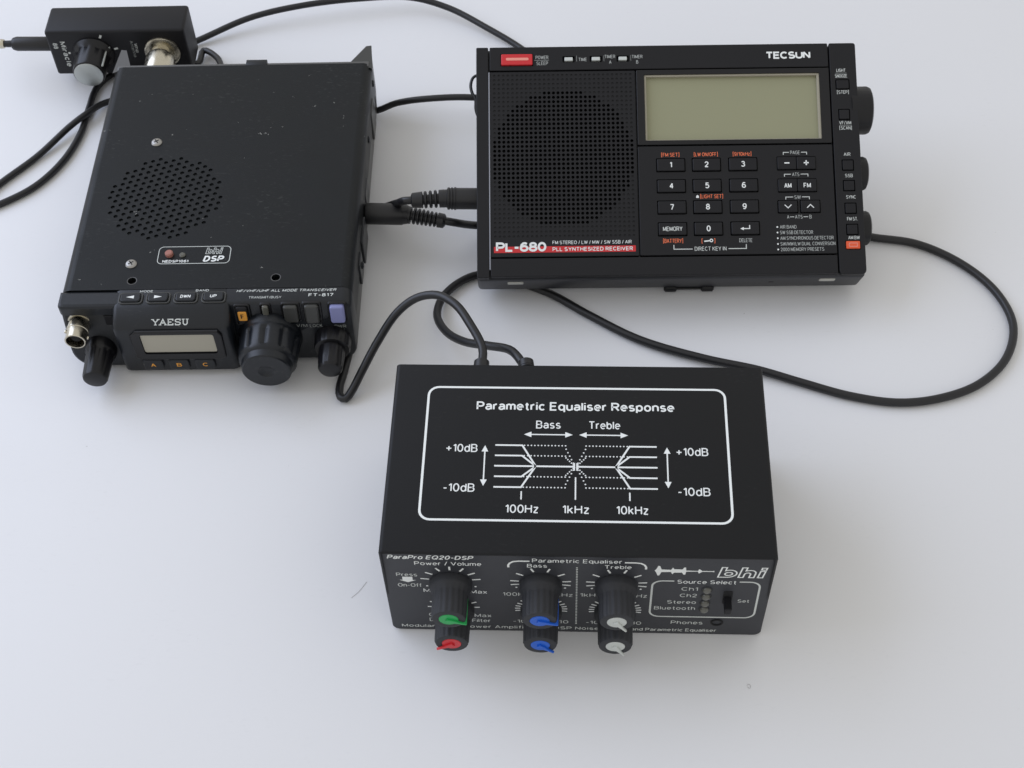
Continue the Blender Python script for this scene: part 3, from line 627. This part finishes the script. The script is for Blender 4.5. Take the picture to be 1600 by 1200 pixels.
bm = box(bmesh.new(), 1.5, 12.5, FL-1, FL+3.4, ZT-5, ZT+.1, .4); finish(bm, 'case_clip', 'ft_front', ft)
for sx in (-1, 1):
    for y in (14, 140): finish(lathe(bmesh.new(), [(5, 0), (5.6, 1), (5.6, 5.4)], XYZ, sx*50, y, 16), 'foot', 'knob', ft)
Z = TOP(ZT)
for x, y in ((-36.7, 97.0), (-36.8, 15.9)):
    bm = lathe(bmesh.new(), [(2.7, -.3), (2.7, .3), (2.2, .85), (1.2, 1.1)], Z, x, y, 24); sc = finish(bm, 'screw', 'steel', ft)
    bm = bmesh.new()
    for a in (35, 125):
        c, s = math.cos(R(a)), math.sin(R(a)); slab(bm, [(x+c*p-s*q, y+s*p+c*q) for p, q in ((-1.4, -.26), (1.4, -.26), (1.4, .26), (-1.4, .26))], [(0, .6), (0, 1.16)], Z)
    finish(bm, 'screw_slot', 'black', sc)
for x, y in ((-34.8, 5.6), (31.9, 6.4)):
    finish(lathe(bmesh.new(), [(2.0, -.8), (2.02, .03), (2.3, .06), (2.4, -.05)], Z, x, y, 24, cap0=False, cap1=False), 'hole_rim', 'fin', ft)
strokes([rrect(-24.8, 9.0, 15.8, 26.4, 2.2, 5)], .32, Z, 'grey_ink', ft, 'printed_border', closed=True)
finish(lathe(bmesh.new(), [(1.9, -.2), (1.9, 1.5), (1.4, 2.0)], Z, -19.6, 21.4, 18), 'indicator_lamp', 'salmon_led', ft)
finish(lathe(bmesh.new(), [(1.5, -.2), (1.5, .6), (.9, 1.2)], Z, -13.4, 20.9, 16), 'indicator_lamp', 'led', ft)
text('NEDSP1061', -22.4, -10.2, 17.3, 1.6, Z, 'white_ink', ft, bold=.03)
logo(-2.6, 5.2, 21.7, 25.4, .26, Z, 'grey_ink', ft); text('DSP', -3.4, 6.4, 18.6, 3.7, Z, 'white_ink', ft, bold=.04, shear=.2)
# -- front housing
bm = rounded(rrect(-HW, -39, 4.2, ZT-.2, (11, 0, 0, 4.5), 7), 0, 1, 0) ; bm.free()
def block(P, y_top, y_bot, name):
    ys = lambda z: y_bot+(y_top-y_bot)*(z-4)/(ZT-4)
    b_ = bmesh.new(); rings = []
    for d, k in ((0, 0), (0, .86), (.5, .95), (1.6, 1.0)):
        rings.append([b_.verts.new(V3((a, ys(z)*k, z))) for a, z in inset(P, d)])
    n = len(P)
    for A, B in zip(rings, rings[1:]):
        for i in range(n): b_.faces.new((A[i], A[(i+1) % n], B[(i+1) % n], B[i]))
    b_.faces.new(rings[-1]); return finish(b_, name, 'ft_front', ft)
block(rrect(-HW, -39, .9, 33.5, (10, 0, 0, 0), 7), -5.5, -14.6, 'connector_panel')
block(rrect(10, HW, 2.0, ZT-.1, (1, 7, 4.5, 0), 6), -8.6, -13.0, 'control_panel')
# top shelf above the recessed left corner
bm = rounded(rrect(-HW, -38, -9.6, 0, (2.5, 0, 0, 0), 4), 32.5, ZT-.15, 1.6); finish(bm, 'panel_shelf', 'ft_front', ft)
# display housing: profile in y-z, drawn along x
prof = [(0, .8), (0, ZT-.1), (-8.6, ZT-.1), (-10.6, ZT-.7), (-17.6, 33.2), (-18.6, 31.6), (-19.4, 12), (-19.2, 3.2), (-17.0, .8)]
bm = bmesh.new(); slab(bm, prof, [(2.2, -42.0), (1.1, -41.6), (.3, -40.6), (0, -39.4), (0, 9.4), (.3, 10.8), (1.1, 11.8), (2.2, 12.2)], lambda a, b, n: (n, a, b)); finish(bm, 'display_housing', 'ft_front', ft)
fy = -19.35
DF = FRONT(fy)
win = [(-34.4, 13.5), (-30.8, 11.9), (4.8, 11.9), (7.8, 13.6), (8.2, 29.2), (6.6, 32.2), (-31.4, 32.2), (-34.4, 29.2)]
dw = finish(plate(bmesh.new(), win, [rrect(-29.6, 4.4, 16.6, 30.4, 1.2, 3)], -.4, 1.0, DF, [.25], .7), 'display_window', 'case_dark', ft)
finish(rounded(rrect(-29.4, 4.2, 17.4, 30.2, 1.0, 3), .2, .42, 0, DF), 'display', 'ft_lcd', ft)
for x, s in ((-27.4, 'A'), (-15.2, 'B'), (-3.0, 'C')):
    k = finish(rounded(rrect(x-4.7, x+4.7, 5.4, 12.0, 1.2, 3), -.2, 1.4, .6, DF), 'function_key', 'ft_front', ft)
    text(s, x-1.15, x+1.15, 9.0, 2.6, FRONT(fy-1.4), 'amber_ink', k, bold=.02)
# slanted brow with maker name
bn = Vector((0, -(38.05-33.2), 7.0)).normalized(); bu = Vector((0, -10.6+17.6, 38.05-33.2)).normalized(); b0 = Vector((0, -14.1, 35.6))
BROW = lambda a, b, n: tuple(b0+Vector((a, 0, 0))+bu*b+bn*n)
g = bmesh.new(); lx, lw = -23.0, 2.7
LET = {'Y': ([[(0, 1), (.5, .45), (.5, 0)], [(1, 1), (.5, .45)]], [(0, 1), (1, 1), (.5, 0)]), 'A': ([[(0, 0), (.5, 1), (1, 0)], [(.2, .35), (.8, .35)]], [(0, 0), (1, 0)]),
       'E': ([[(.15, 0), (.15, 1)], [(.0, 1), (.95, 1), (.95, .72)], [(0, 0), (.95, 0), (.95, .28)], [(.15, .5), (.7, .5)]], []),
       'S': ([[(.92, .72), (.9, 1), (.3, 1), (.08, .86), (.08, .64), (.3, .52), (.7, .48), (.92, .36), (.92, .14), (.7, 0), (.1, 0), (.08, .28)]], []),
       'U': ([[(.15, 1), (.15, .25), (.35, 0), (.65, 0), (.85, .25), (.85, 1)]], [(.15, 1), (.85, 1)])}
for n_, ch in enumerate('YAESU'):
    ls, sf = LET[ch]; x_ = -23.0+n_*3.42; q = lambda p: (x_+p[0]*2.6, -3.4+p[1]*2.5)
    strokes([[q(p) for p in l] for l in ls], .5, BROW, '', None, bm=g, done=False)
    strokes([[(q(p)[0]-.65, q(p)[1]), (q(p)[0]+.65, q(p)[1])] for p in sf], .34, BROW, '', None, bm=g, done=False, lift=.07)
finish(g, 'maker_name', 'grey_ink', ft, smooth=False)
# mode and band keys on the top of the housing
for x, s in ((-33.6, '<'), (-20.9, '>'), (-8.2, 'DWN'), (4.6, 'UP')):
    rim = finish(plate(bmesh.new(), rrect(x-5.6, x+5.6, -8.6, -2.0, 1.7, 4), [rrect(x-5.0, x+5.0, -8.1, -2.5, 1.4, 4)], -.3, .55, Z, [0.05], .2), 'key_surround', 'ft_side', ft)
    k = finish(rounded(rrect(x-4.6, x+4.6, -7.8, -2.8, 1.3, 4), -.1, 1.3, .5, Z), 'mode_key' if s in '<>' else 'band_key', 'ft_front', ft)
    if s in '<>':
        d = -1 if s == '<' else 1; g = bmesh.new(); poly([(x-1.7*d, -6.3), (x+1.9*d, -5.4), (x-1.7*d, -4.5)], TOP(ZT+1.3), g); finish(g, 'printed_arrow', 'white_ink', k, smooth=False)
    else: text(s, x-(2.4 if s == 'DWN' else 1.5), x+(2.4 if s == 'DWN' else 1.5), -5.4, 1.8, TOP(ZT+1.3), 'white_ink', k, bold=.03, shear=.1)
text('MODE', -30.0, -24.0, -1.0, 1.3, Z, 'grey_ink', ft, bold=.02); text('BAND', -4.2, 1.8, -.9, 1.3, Z, 'grey_ink', ft, bold=.02)
text('HF/VHF/UHF ALL MODE TRANSCEIVER', 14.6, 60.6, -1.6, 1.5, TOP(ZT), 'grey_ink', ft, bold=.02, shear=.2)
text('FT-817', 48.0, 59.4, -4.6, 1.9, TOP(ZT), 'grey_ink', ft, bold=.03); text('TRANSMIT/BUSY', 20.6, 35.6, -5.6, 1.4, TOP(ZT), 'grey_ink', ft)
# right hand keys, on the upper front face
ysl = lambda z: -13.0+(-8.6+13.0)*(z-4)/(ZT-4)
RF = lambda a, b, n: (a, ysl(b)-n, b)
for x, hw, hh, m, nm, zz, pr in ((17.2, 2.7, 5.6, 'key', 'function_key', 32.0, 1.6), (28.0, 1.5, 5.4, 'led', 'busy_lamp', 32.6, 1.4), (39.6, 3.3, 5.2, 'ft_side', 'memory_key', 33.0, 2.2), (49.3, 3.3, 5.6, 'ft_side', 'lock_key', 32.8, 2.2), (61.0, 3.3, 5.2, 'violet', 'power_key', 32.8, 2.6)):
    s_ = finish(plate(bmesh.new(), rrect(x-hw-1.2, x+hw+1.2, zz-hh-.9, zz+hh+.3, 1.3, 4), [rrect(x-hw-.5, x+hw+.5, zz-hh-.4, zz+hh-.1, 1.0, 4)], -.5, .7, RF, [.05], .3), 'key_surround', 'case_dark', ft)
    k = finish(rounded(rrect(x-hw, x+hw, zz-hh, zz+hh-.5, 1.2, 4), -.2, pr, .8, RF), nm, m, ft)
    if m == 'key' and x < 20:
        finish(rounded(rrect(x-1.9, x+2.1, zz-2.6, zz+2.8, .6, 3), pr-.1, pr+.35, .2, RF), 'key_inlay', 'amber_inlay' if 'amber_inlay' in M else 'amber_ink', k)
        text('F', x-.7, x+.9, zz+.1, 2.8, lambda a, b, n: RF(a, b, n+pr+.35), 'black', k, bold=.02)
for s, x0, x1, z, h in (('V/M', 41.0, 46.0, 24.2, 1.9), ('LOCK', 47.2, 53.0, 24.0, 1.9), ('PWR', 58.6, 64.0, 23.4, 1.9), ('SQL/RF', 54.6, 63.2, 20.8, 1.9)):
    text(s, x0, x1, z, h, RF, 'dim_ink', ft, lift=.1)
# main dial
YF = lambda x, z, y: (lambda a, b, n: (x+a, y-n, z+b))
bm = lathe(bmesh.new(), [(14.7, -2), (14.7, 1.2), (14.3, 2.0), (14.3, 3.0), (14.3, 4), (14.2, 5), (14.1, 6), (13.6, 13.2), (13.5, 14.0), (13.4, 14.8), (12.6, 16.2), (11.9, 16.9), (11.4, 20.0), (10.8, 20.6), (4.0, 20.7), (3.4, 20.3), (2.0, 19.5)], YF(28.2, 17.6, -11.5), 0, 0, 96, (10, -1.3, 5, 14))
finish(bm, 'tuning_dial', 'ft_front', ft)
# select knob, left
bm = lathe(bmesh.new(), [(7.4, -3), (7.4, 4.0), (6.9, 4.8), (6.5, 6), (5.9, 18.6), (5.4, 19.8), (4.4, 20.3)], YF(-52.6, 11.6, -11.0), 0, 0, 72, (12, .5, 5, 18)); finish(bm, 'select_knob', 'case_dark', ft)
# squelch and volume, right, one on top of the other
bm = lathe(bmesh.new(), [(8.6, -2), (8.6, 5.4), (8.0, 6.6), (6.6, 7.0)], YF(57.0, 15.4, -11.5), 0, 0, 72, (18, .5, 0, 5.5)); sq = finish(bm, 'squelch_ring', 'case_dark', ft)
bm = lathe(bmesh.new(), [(6.2, 6), (6.2, 12), (5.7, 17.6), (4.9, 18.8), (3.6, 19.2)], YF(57.0, 15.4, -11.5), 0, 0, 72, (12, .5, 7, 17)); finish(bm, 'volume_knob', 'case_dark', ft)
# antenna socket (bayonet)
bz = 27.0
bm = lathe(bmesh.new(), [(5.6, -2), (5.6, 1.2), (5.4, 1.6), (4.9, 1.7), (4.85, 6.0), (5.1, 6.2), (5.1, 7.2), (4.85, 7.4), (4.85, 13.0), (4.6, 13.2), (4.2, 13.1), (4.1, 12.4), (4.05, 3.0)], YF(-60.0, bz-1.0, -6.8), 0, 0, 40)
for s in (-1, 1): lathe(bm, [(.95, 4.2), (.95, 5.4), (.6, 5.7)], AX((-60.0, -6.8-8.8, bz-1), (s*.9, 0, -s*.45)), 0, 0, 12)
bn_ = finish(bm, 'antenna_socket', 'nickel', ft)
finish(lathe(bmesh.new(), [(2.4, 1.0), (2.4, 11.0), (1.6, 11.4)], YF(-60.0, bz-1, -6.8), 0, 0, 16), 'socket_insert', 'black', bn_)
bm = rounded(rrect(-47.8, -43.2, 24.4, 31.4, .8, 3), -3, 2.0, .6, FRONT(-7.2)); finish(bm, 'home_key', 'key', ft)
bm = rounded(rrect(-63.6, -56.2, 6.4, 10.6, .8, 3), -2, 1.2, .5, FRONT(-11.6)); finish(bm, 'clarifier_key', 'key', ft)
text('CLAR', -63.4, -57.4, 13.0, 1.7, FRONT(-11.6), 'dim_ink', ft, lift=.6); text('SEL', -56.0, -50.0, 20.2, 1.6, FRONT(-9.3), 'dim_ink', ft, lift=.6)
# right side: jack cover, clips, sockets
for y0, y1, z0, z1, d, nm in ((40, 58, 9, 25, 1.4, 'jack_cover'), (72, 86, 12, 24, .7, 'jack_surround'), (24, 34, 12, 26, 1.2, 'strap_clip'), (126, 140, 10, 28, .9, 'side_plate')):
    finish(rounded(rrect(y0, y1, z0, z1, 1.5, 4), -.6, d, .5, SIDE(HW-.3)), nm, 'ft_front' if nm != 'side_plate' else 'ft_side', ft)
for y, z in ((29, 21), (148, 30), (108, 28)):
    finish(lathe(bmesh.new(), [(1.8, -.5), (1.8, .7), (1.2, 1.1)], SIDE(HW+(.9 if y == 29 else -.2)), y, z, 16), 'side_screw', 'ft_front', ft)

# ================================================================== ANTENNA TUNER (behind, left)
tu = thing('antenna_tuner', 'small black antenna tuner box with silver-faced knob behind the transceiver', 'antenna tuner', ft_w((-73.4, 195.5, 7.4)), FT_R)
bm = box(bmesh.new(), -37.8, 37.8, -10.5, 10.5, 0, 30, 1.6, 3); finish(bm, 'tuner_case', 'case', tu)
TF = FRONT(-10.5)
kx, kz = -14.2, 14.4
kf = YF(kx, kz, -10.5)
bm = lathe(bmesh.new(), [(11.2, -.2), (11.2, .8), (10.4, 2.0), (9.6, 3.0), (9.3, 4), (8.7, 15.2), (8.3, 16.4), (7.8, 16.8)], kf, 0, 0, 72, (9, .7, 4, 15)); k = finish(bm, 'tuning_knob', 'case_dark', tu)
finish(lathe(bmesh.new(), [(7.7, 16.2), (7.7, 17.0), (7.4, 17.15)], kf, 0, 0, 48), 'knob_face', 'alu', k)
a = R(28); pf = lambda p, q, n: kf(p*math.cos(a)-q*math.sin(a), p*math.sin(a)+q*math.cos(a), n)
bm = bmesh.new(); slab(bm, [(8.2, -.35), (9.5, -.35), (9.5, .35), (8.2, .35)], [(0, 3.2), (0, 15.0)], pf); slab(bm, [(8.8, -.35), (11.3, -.35), (11.3, .35), (8.8, .35)], [(0, .6), (0, 1.3)], pf)
finish(bm, 'knob_pointer', 'white', k)
g = bmesh.new()
for d in (62, 15): c, s = math.cos(R(d)), math.sin(R(d)); strokes([[(kx+12.2*c, kz+12.2*s), (kx+14.4*c, kz+14.4*s)]], 1.2, TF, '', None, bm=g, done=False)
poly(circ(kx-13.2, kz+1, .7, 8), TF, g); finish(g, 'dial_ticks', 'grey_ink', tu, smooth=False)
text('Miracle', -38.0, -20.8, 14.6, 3.0, TF, 'grey_ink', tu, bold=.02, rot90=True); text('88', -35.6, -31.8, 20.4, 2.4, TF, 'grey_ink', tu, bold=.02, rot90=True)
text('Antenna', 2.4, 13.6, 17.4, 1.7, TF, 'dim_ink', tu, rot90=True); text('Whip', 6.8, 13.0, 18.0, 1.7, TF, 'grey_ink', tu, rot90=True)
cxn, czn = 23.6, 15.4
bm = lathe(bmesh.new(), [(9.6, -.5), (9.6, 1.0), (8.6, 1.6), (5.9, 1.8), (5.9, 6.0), (7.6, 6.6), (8.0, 8.0), (8.0, 20.0), (7.4, 21.0), (6.2, 21.4), (6.2, 29.6)], YF(cxn, czn, -10.5), 0, 0, 48, (24, .3, 7, 20.5)); finish(bm, 'antenna_connector', 'nickel', tu)
bm = lathe(bmesh.new(), [(3.2, -1), (3.6, .2), (3.9, 1), (3.9, 21), (3.3, 23), (1.9, 24.2), (1.7, 30)], AX((-37.8, 0, 13.2), (-1, 0, .02)), 0, 0, 24); pl = finish(bm, 'whip_plug', 'cable', tu)
finish(lathe(bmesh.new(), [(2.4, 28), (2.6, 29), (2.6, 31), (2.2, 32)], AX((-37.8, 0, 13.2), (-1, 0, .02)), 0, 0, 20), 'plug_ring', 'nickel', pl)

# ================================================================== CABLES
def relief(p, d, prof, ribs, r0, r1, l0, l1):
    """moulded strain relief: smooth collar then ribs"""
    bm = bmesh.new(); fr = AX(p, d); lathe(bm, prof, fr, 0, 0, 24)
    for k in range(ribs):
        t = k/max(1, ribs-1); r = r0+(r1-r0)*t; h = l0+(l1-l0)*t; w = (l1-l0)/max(1, ribs-1)*.6
        lathe(bm, [(r-.5, h), (r, h+.25*w), (r, h+.75*w), (r-.5, h+w)], fr, 0, 0, 20)
    return bm
def cable(name, label, path, r, parts=()):
    t = thing(name, label, 'cable', path[0], None, None); o = Vector(path[0])
    finish(tube(bmesh.new(), [Vector(p)-o for p in path], r, 14, True, 2.5), 'cord', 'cable', t)
    return t, o
# -- cable from the transceiver's side socket, under the radio, round the loop and into the equaliser
fp = ft_w((HW+.5, 64.5, 19.5)); fd = (FT_R @ Vector((1, -.03, -.02))).normalized()
f_end = fp+fd*20.5
fd2 = (FT_R @ Vector((1, -.19, -.07))).normalized(); f_tail = f_end+fd2*19.5
eqp = lambda p: EQ_O + EQ_R @ Vector(p)
JZ = 41.0
j2 = eqp((-20.4, 90.3, JZ)); j2d = (EQ_R @ Vector((-.13, 1, .02))).normalized(); j2e = j2+j2d*19
j1 = eqp((-42.3, 90.3, JZ)); j1d = (EQ_R @ Vector((0, 1, .02))).normalized(); j1e = j1+j1d*20
pathA = [f_tail-fd2*3, f_tail+fd2*4, W(742, 352, 9), W(790, 352, 4), W(900, 350, 2.2), W(1100, 350, 2.2), W(1290, 358, 2.2), W(1365, 371, 2.2), W(1432, 381, 2.2), W(1502, 412, 2.2), W(1556, 456, 2.2), W(1583, 508, 2.2), W(1572, 560, 2.2), W(1530, 600, 2.2), W(1470, 622, 2.2), W(1405, 629, 2.2), W(1330, 619, 2.2), W(1250, 597, 2.4),
         W(1185, 578, 3), W(1100, 560, 3), W(1000, 531, 2.4), W(920, 492, 2.2), W(860, 459, 2.2), W(808, 440, 2.2), W(770, 428, 2.2), W(740, 431, 2.4), W(712, 445, 3), W(691, 466, 4), W(683, 492, 7), W(697, 518, 14), W(726, 534, 23), W(762, 540, 31), W(795, 546, 37), j2e+j2d*4-Vector((3, 0, .5)), j2e-j2d*4]
tA, oA = cable('audio_cable', 'black audio cable looping wide on the desk right of the radio', pathA, 1.98)
def on(t, o, bm, name, m='cable', parent=None):
    for v in bm.verts: v.co -= o*MM
    return finish(bm, name, m, parent or t)
pl = on(tA, oA, lathe(bmesh.new(), [(3.6, -1.5), (5.2, .2), (5.35, 1), (5.35, 18.0), (5.0, 18.6), (4.6, 21.0)], AX(fp, fd), 0, 0, 28), 'plug')
on(tA, oA, relief(f_end-fd*1, fd2, [(4.4, 0), (4.3, 3.0), (2.4, 3.2), (2.2, 16.4), (3.7, 16.6), (3.6, 19.6), (2.6, 20.4)], 6, 4.2, 3.7, 4.2, 14.6), 'strain_relief', parent=pl)
pl = on(tA, oA, lathe(bmesh.new(), [(3.6, -.5), (4.2, 0), (4.2, 8), (3.9, 9)], AX(j2, j2d), 0, 0, 24), 'plug')
on(tA, oA, relief(j2+j2d*8, j2d, [(2.8, 0), (2.6, 8.5), (3.5, 9), (3.4, 12), (2.2, 13)], 4, 4.1, 3.7, 1, 7.6), 'strain_relief', parent=pl)
# -- cable from the radio's side socket, under the transceiver's edge, to the equaliser
tp = te_w((.2, 42.6, -10)); td = (TE_R @ Vector((-1, .02, 0))).normalized(); t_mid = tp+td*17
td2 = (TE_R @ Vector((-1, -.05, 0))).normalized(); t_end = t_mid+td2*17
pathB = [t_end-td2*5, t_end+td2*1, W(622, 317, 26), W(606, 322, 15), W(590, 329, 6), W(576, 334, 2.6), ft_w((58, 72, 2.3)), ft_w((54, 45, 2.2)), ft_w((57, 20, 2.2)), ft_w((61.5, 0, 2.2)), W(553, 515, 2.2), W(546, 548, 2.2), W(537, 583, 2.2), W(530.5, 606, 2.3), W(532, 620, 2.4), W(540, 623, 2.6), W(549, 612, 4.5), W(565, 581, 10), W(590, 534, 19), W(620, 489, 29), W(650, 466, 36), W(683, 461, 41), W(712, 476, 43), W(733, 504, 43), j1e+j1d*7, j1e-j1d*4]
tB, oB = cable('audio_cable', 'black audio cable arching from beside the transceiver dial to the equaliser', pathB, 1.95)
pl = on(tB, oB, lathe(bmesh.new(), [(4.2, -.4), (5.2, 0), (5.2, 10.2), (5.5, 10.4), (5.5, 11.2), (5.1, 11.4), (5.1, 11.8), (5.4, 12.0), (5.4, 12.7), (5.0, 12.9), (5.0, 13.3), (5.4, 13.5), (5.4, 14.4), (4.4, 14.8), (4.2, 18)], AX(tp, td), 0, 0, 28), 'plug')
on(tB, oB, relief(t_mid-td*1, td2, [(4.4, 0), (4.3, 2.6), (2.6, 2.8), (2.4, 10.4), (4.0, 10.6), (3.6, 15.6), (2.4, 16.2)], 3, 4.3, 4.15, 3.5, 8.4), 'strain_relief', parent=pl)
pl = on(tB, oB, lathe(bmesh.new(), [(3.6, -.5), (4.2, 0), (4.2, 9), (3.9, 10)], AX(j1, j1d), 0, 0, 24), 'plug')
on(tB, oB, relief(j1+j1d*9, j1d, [(2.8, 0), (2.6, 5.5), (3.5, 5.8), (3.4, 10.4), (2.4, 11)], 3, 4.0, 3.8, .8, 4.6), 'strain_relief', parent=pl)
# -- cables running off to the left and behind
cable('thin_cable', 'thin black cable from left edge passing behind transceiver towards the radio',
      [W(-60, 335, 1.9), W(0, 287, 1.9), W(60, 243, 2.2), W(110, 197, 4.4), W(135, 178, 5.4), W(166, 160, 2.6), ft_w((-58, 172.6, 1.9)), ft_w((0, 173.5, 1.9)), ft_w((50, 172.5, 2)), W(583, 173, 4), W(620, 161, 9), W(665, 154.5, 13), W(742, 152.5, 14), W(820, 165, 8), W(900, 190, 2)], 1.75)
cable('thin_cable', 'thin black cable rising in a flat arch along the top edge to the radio',
      [W(-60, 340, 1.8), W(0, 319, 1.8), W(55, 291, 1.8), W(98, 252, 1.8), W(126, 208, 1.8), W(138, 172, 1.8), W(154, 133, 1.8), W(190, 108, 1.8), W(250, 88, 2.0), W(312, 62, 3), W(390, 28, 7), W(470, 9, 9), W(560, -2, 9), W(640, -4, 8), W(700, 12, 6), W(760, 43, 4), W(812, 74, 2.2), W(850, 104, 1.8)], 1.75)
cable('short_cable', 'short black cable between the tuner box and the back of the transceiver',
      [ft_w((-47, 199, 6.2)), ft_w((-36, 197, 3.5)), W(318, 79, 3.2), W(340, 91, 5), ft_w((-18, 172, 12)), ft_w((-16, 156, 14))], 1.75)
cable('whip_lead', 'black lead leaving the plug at the left end of the tuner box',
      [ft_w((-73.4-37.8-28, 195.5, 21.2)), ft_w((-142.5, 196, 22)), ft_w((-146, 202, 24)), ft_w((-150, 214, 26)), ft_w((-153, 235, 24))], 1.3)

# ------------------------------------------------------------------ stray fibres on the desk
for lab, pts in (('dark hair on the desk left of the equaliser corner', [(549, 934), (560, 925), (573, 909)]),
                 ('tiny curled fibre on the desk below the equaliser', [(1167, 1071), (1170, 1069), (1173, 1072), (1171, 1076), (1168, 1073)]),):
    p = [W(u, v, .12) for u, v in pts]
    o = finish(tube(bmesh.new(), [q-p[0] for q in p], .055, 6, True, .6), 'fibre', 'fibre'); o.location = p[0]*MM
    tag(o, lab, 'fibre', 'stray fibres on the desk')
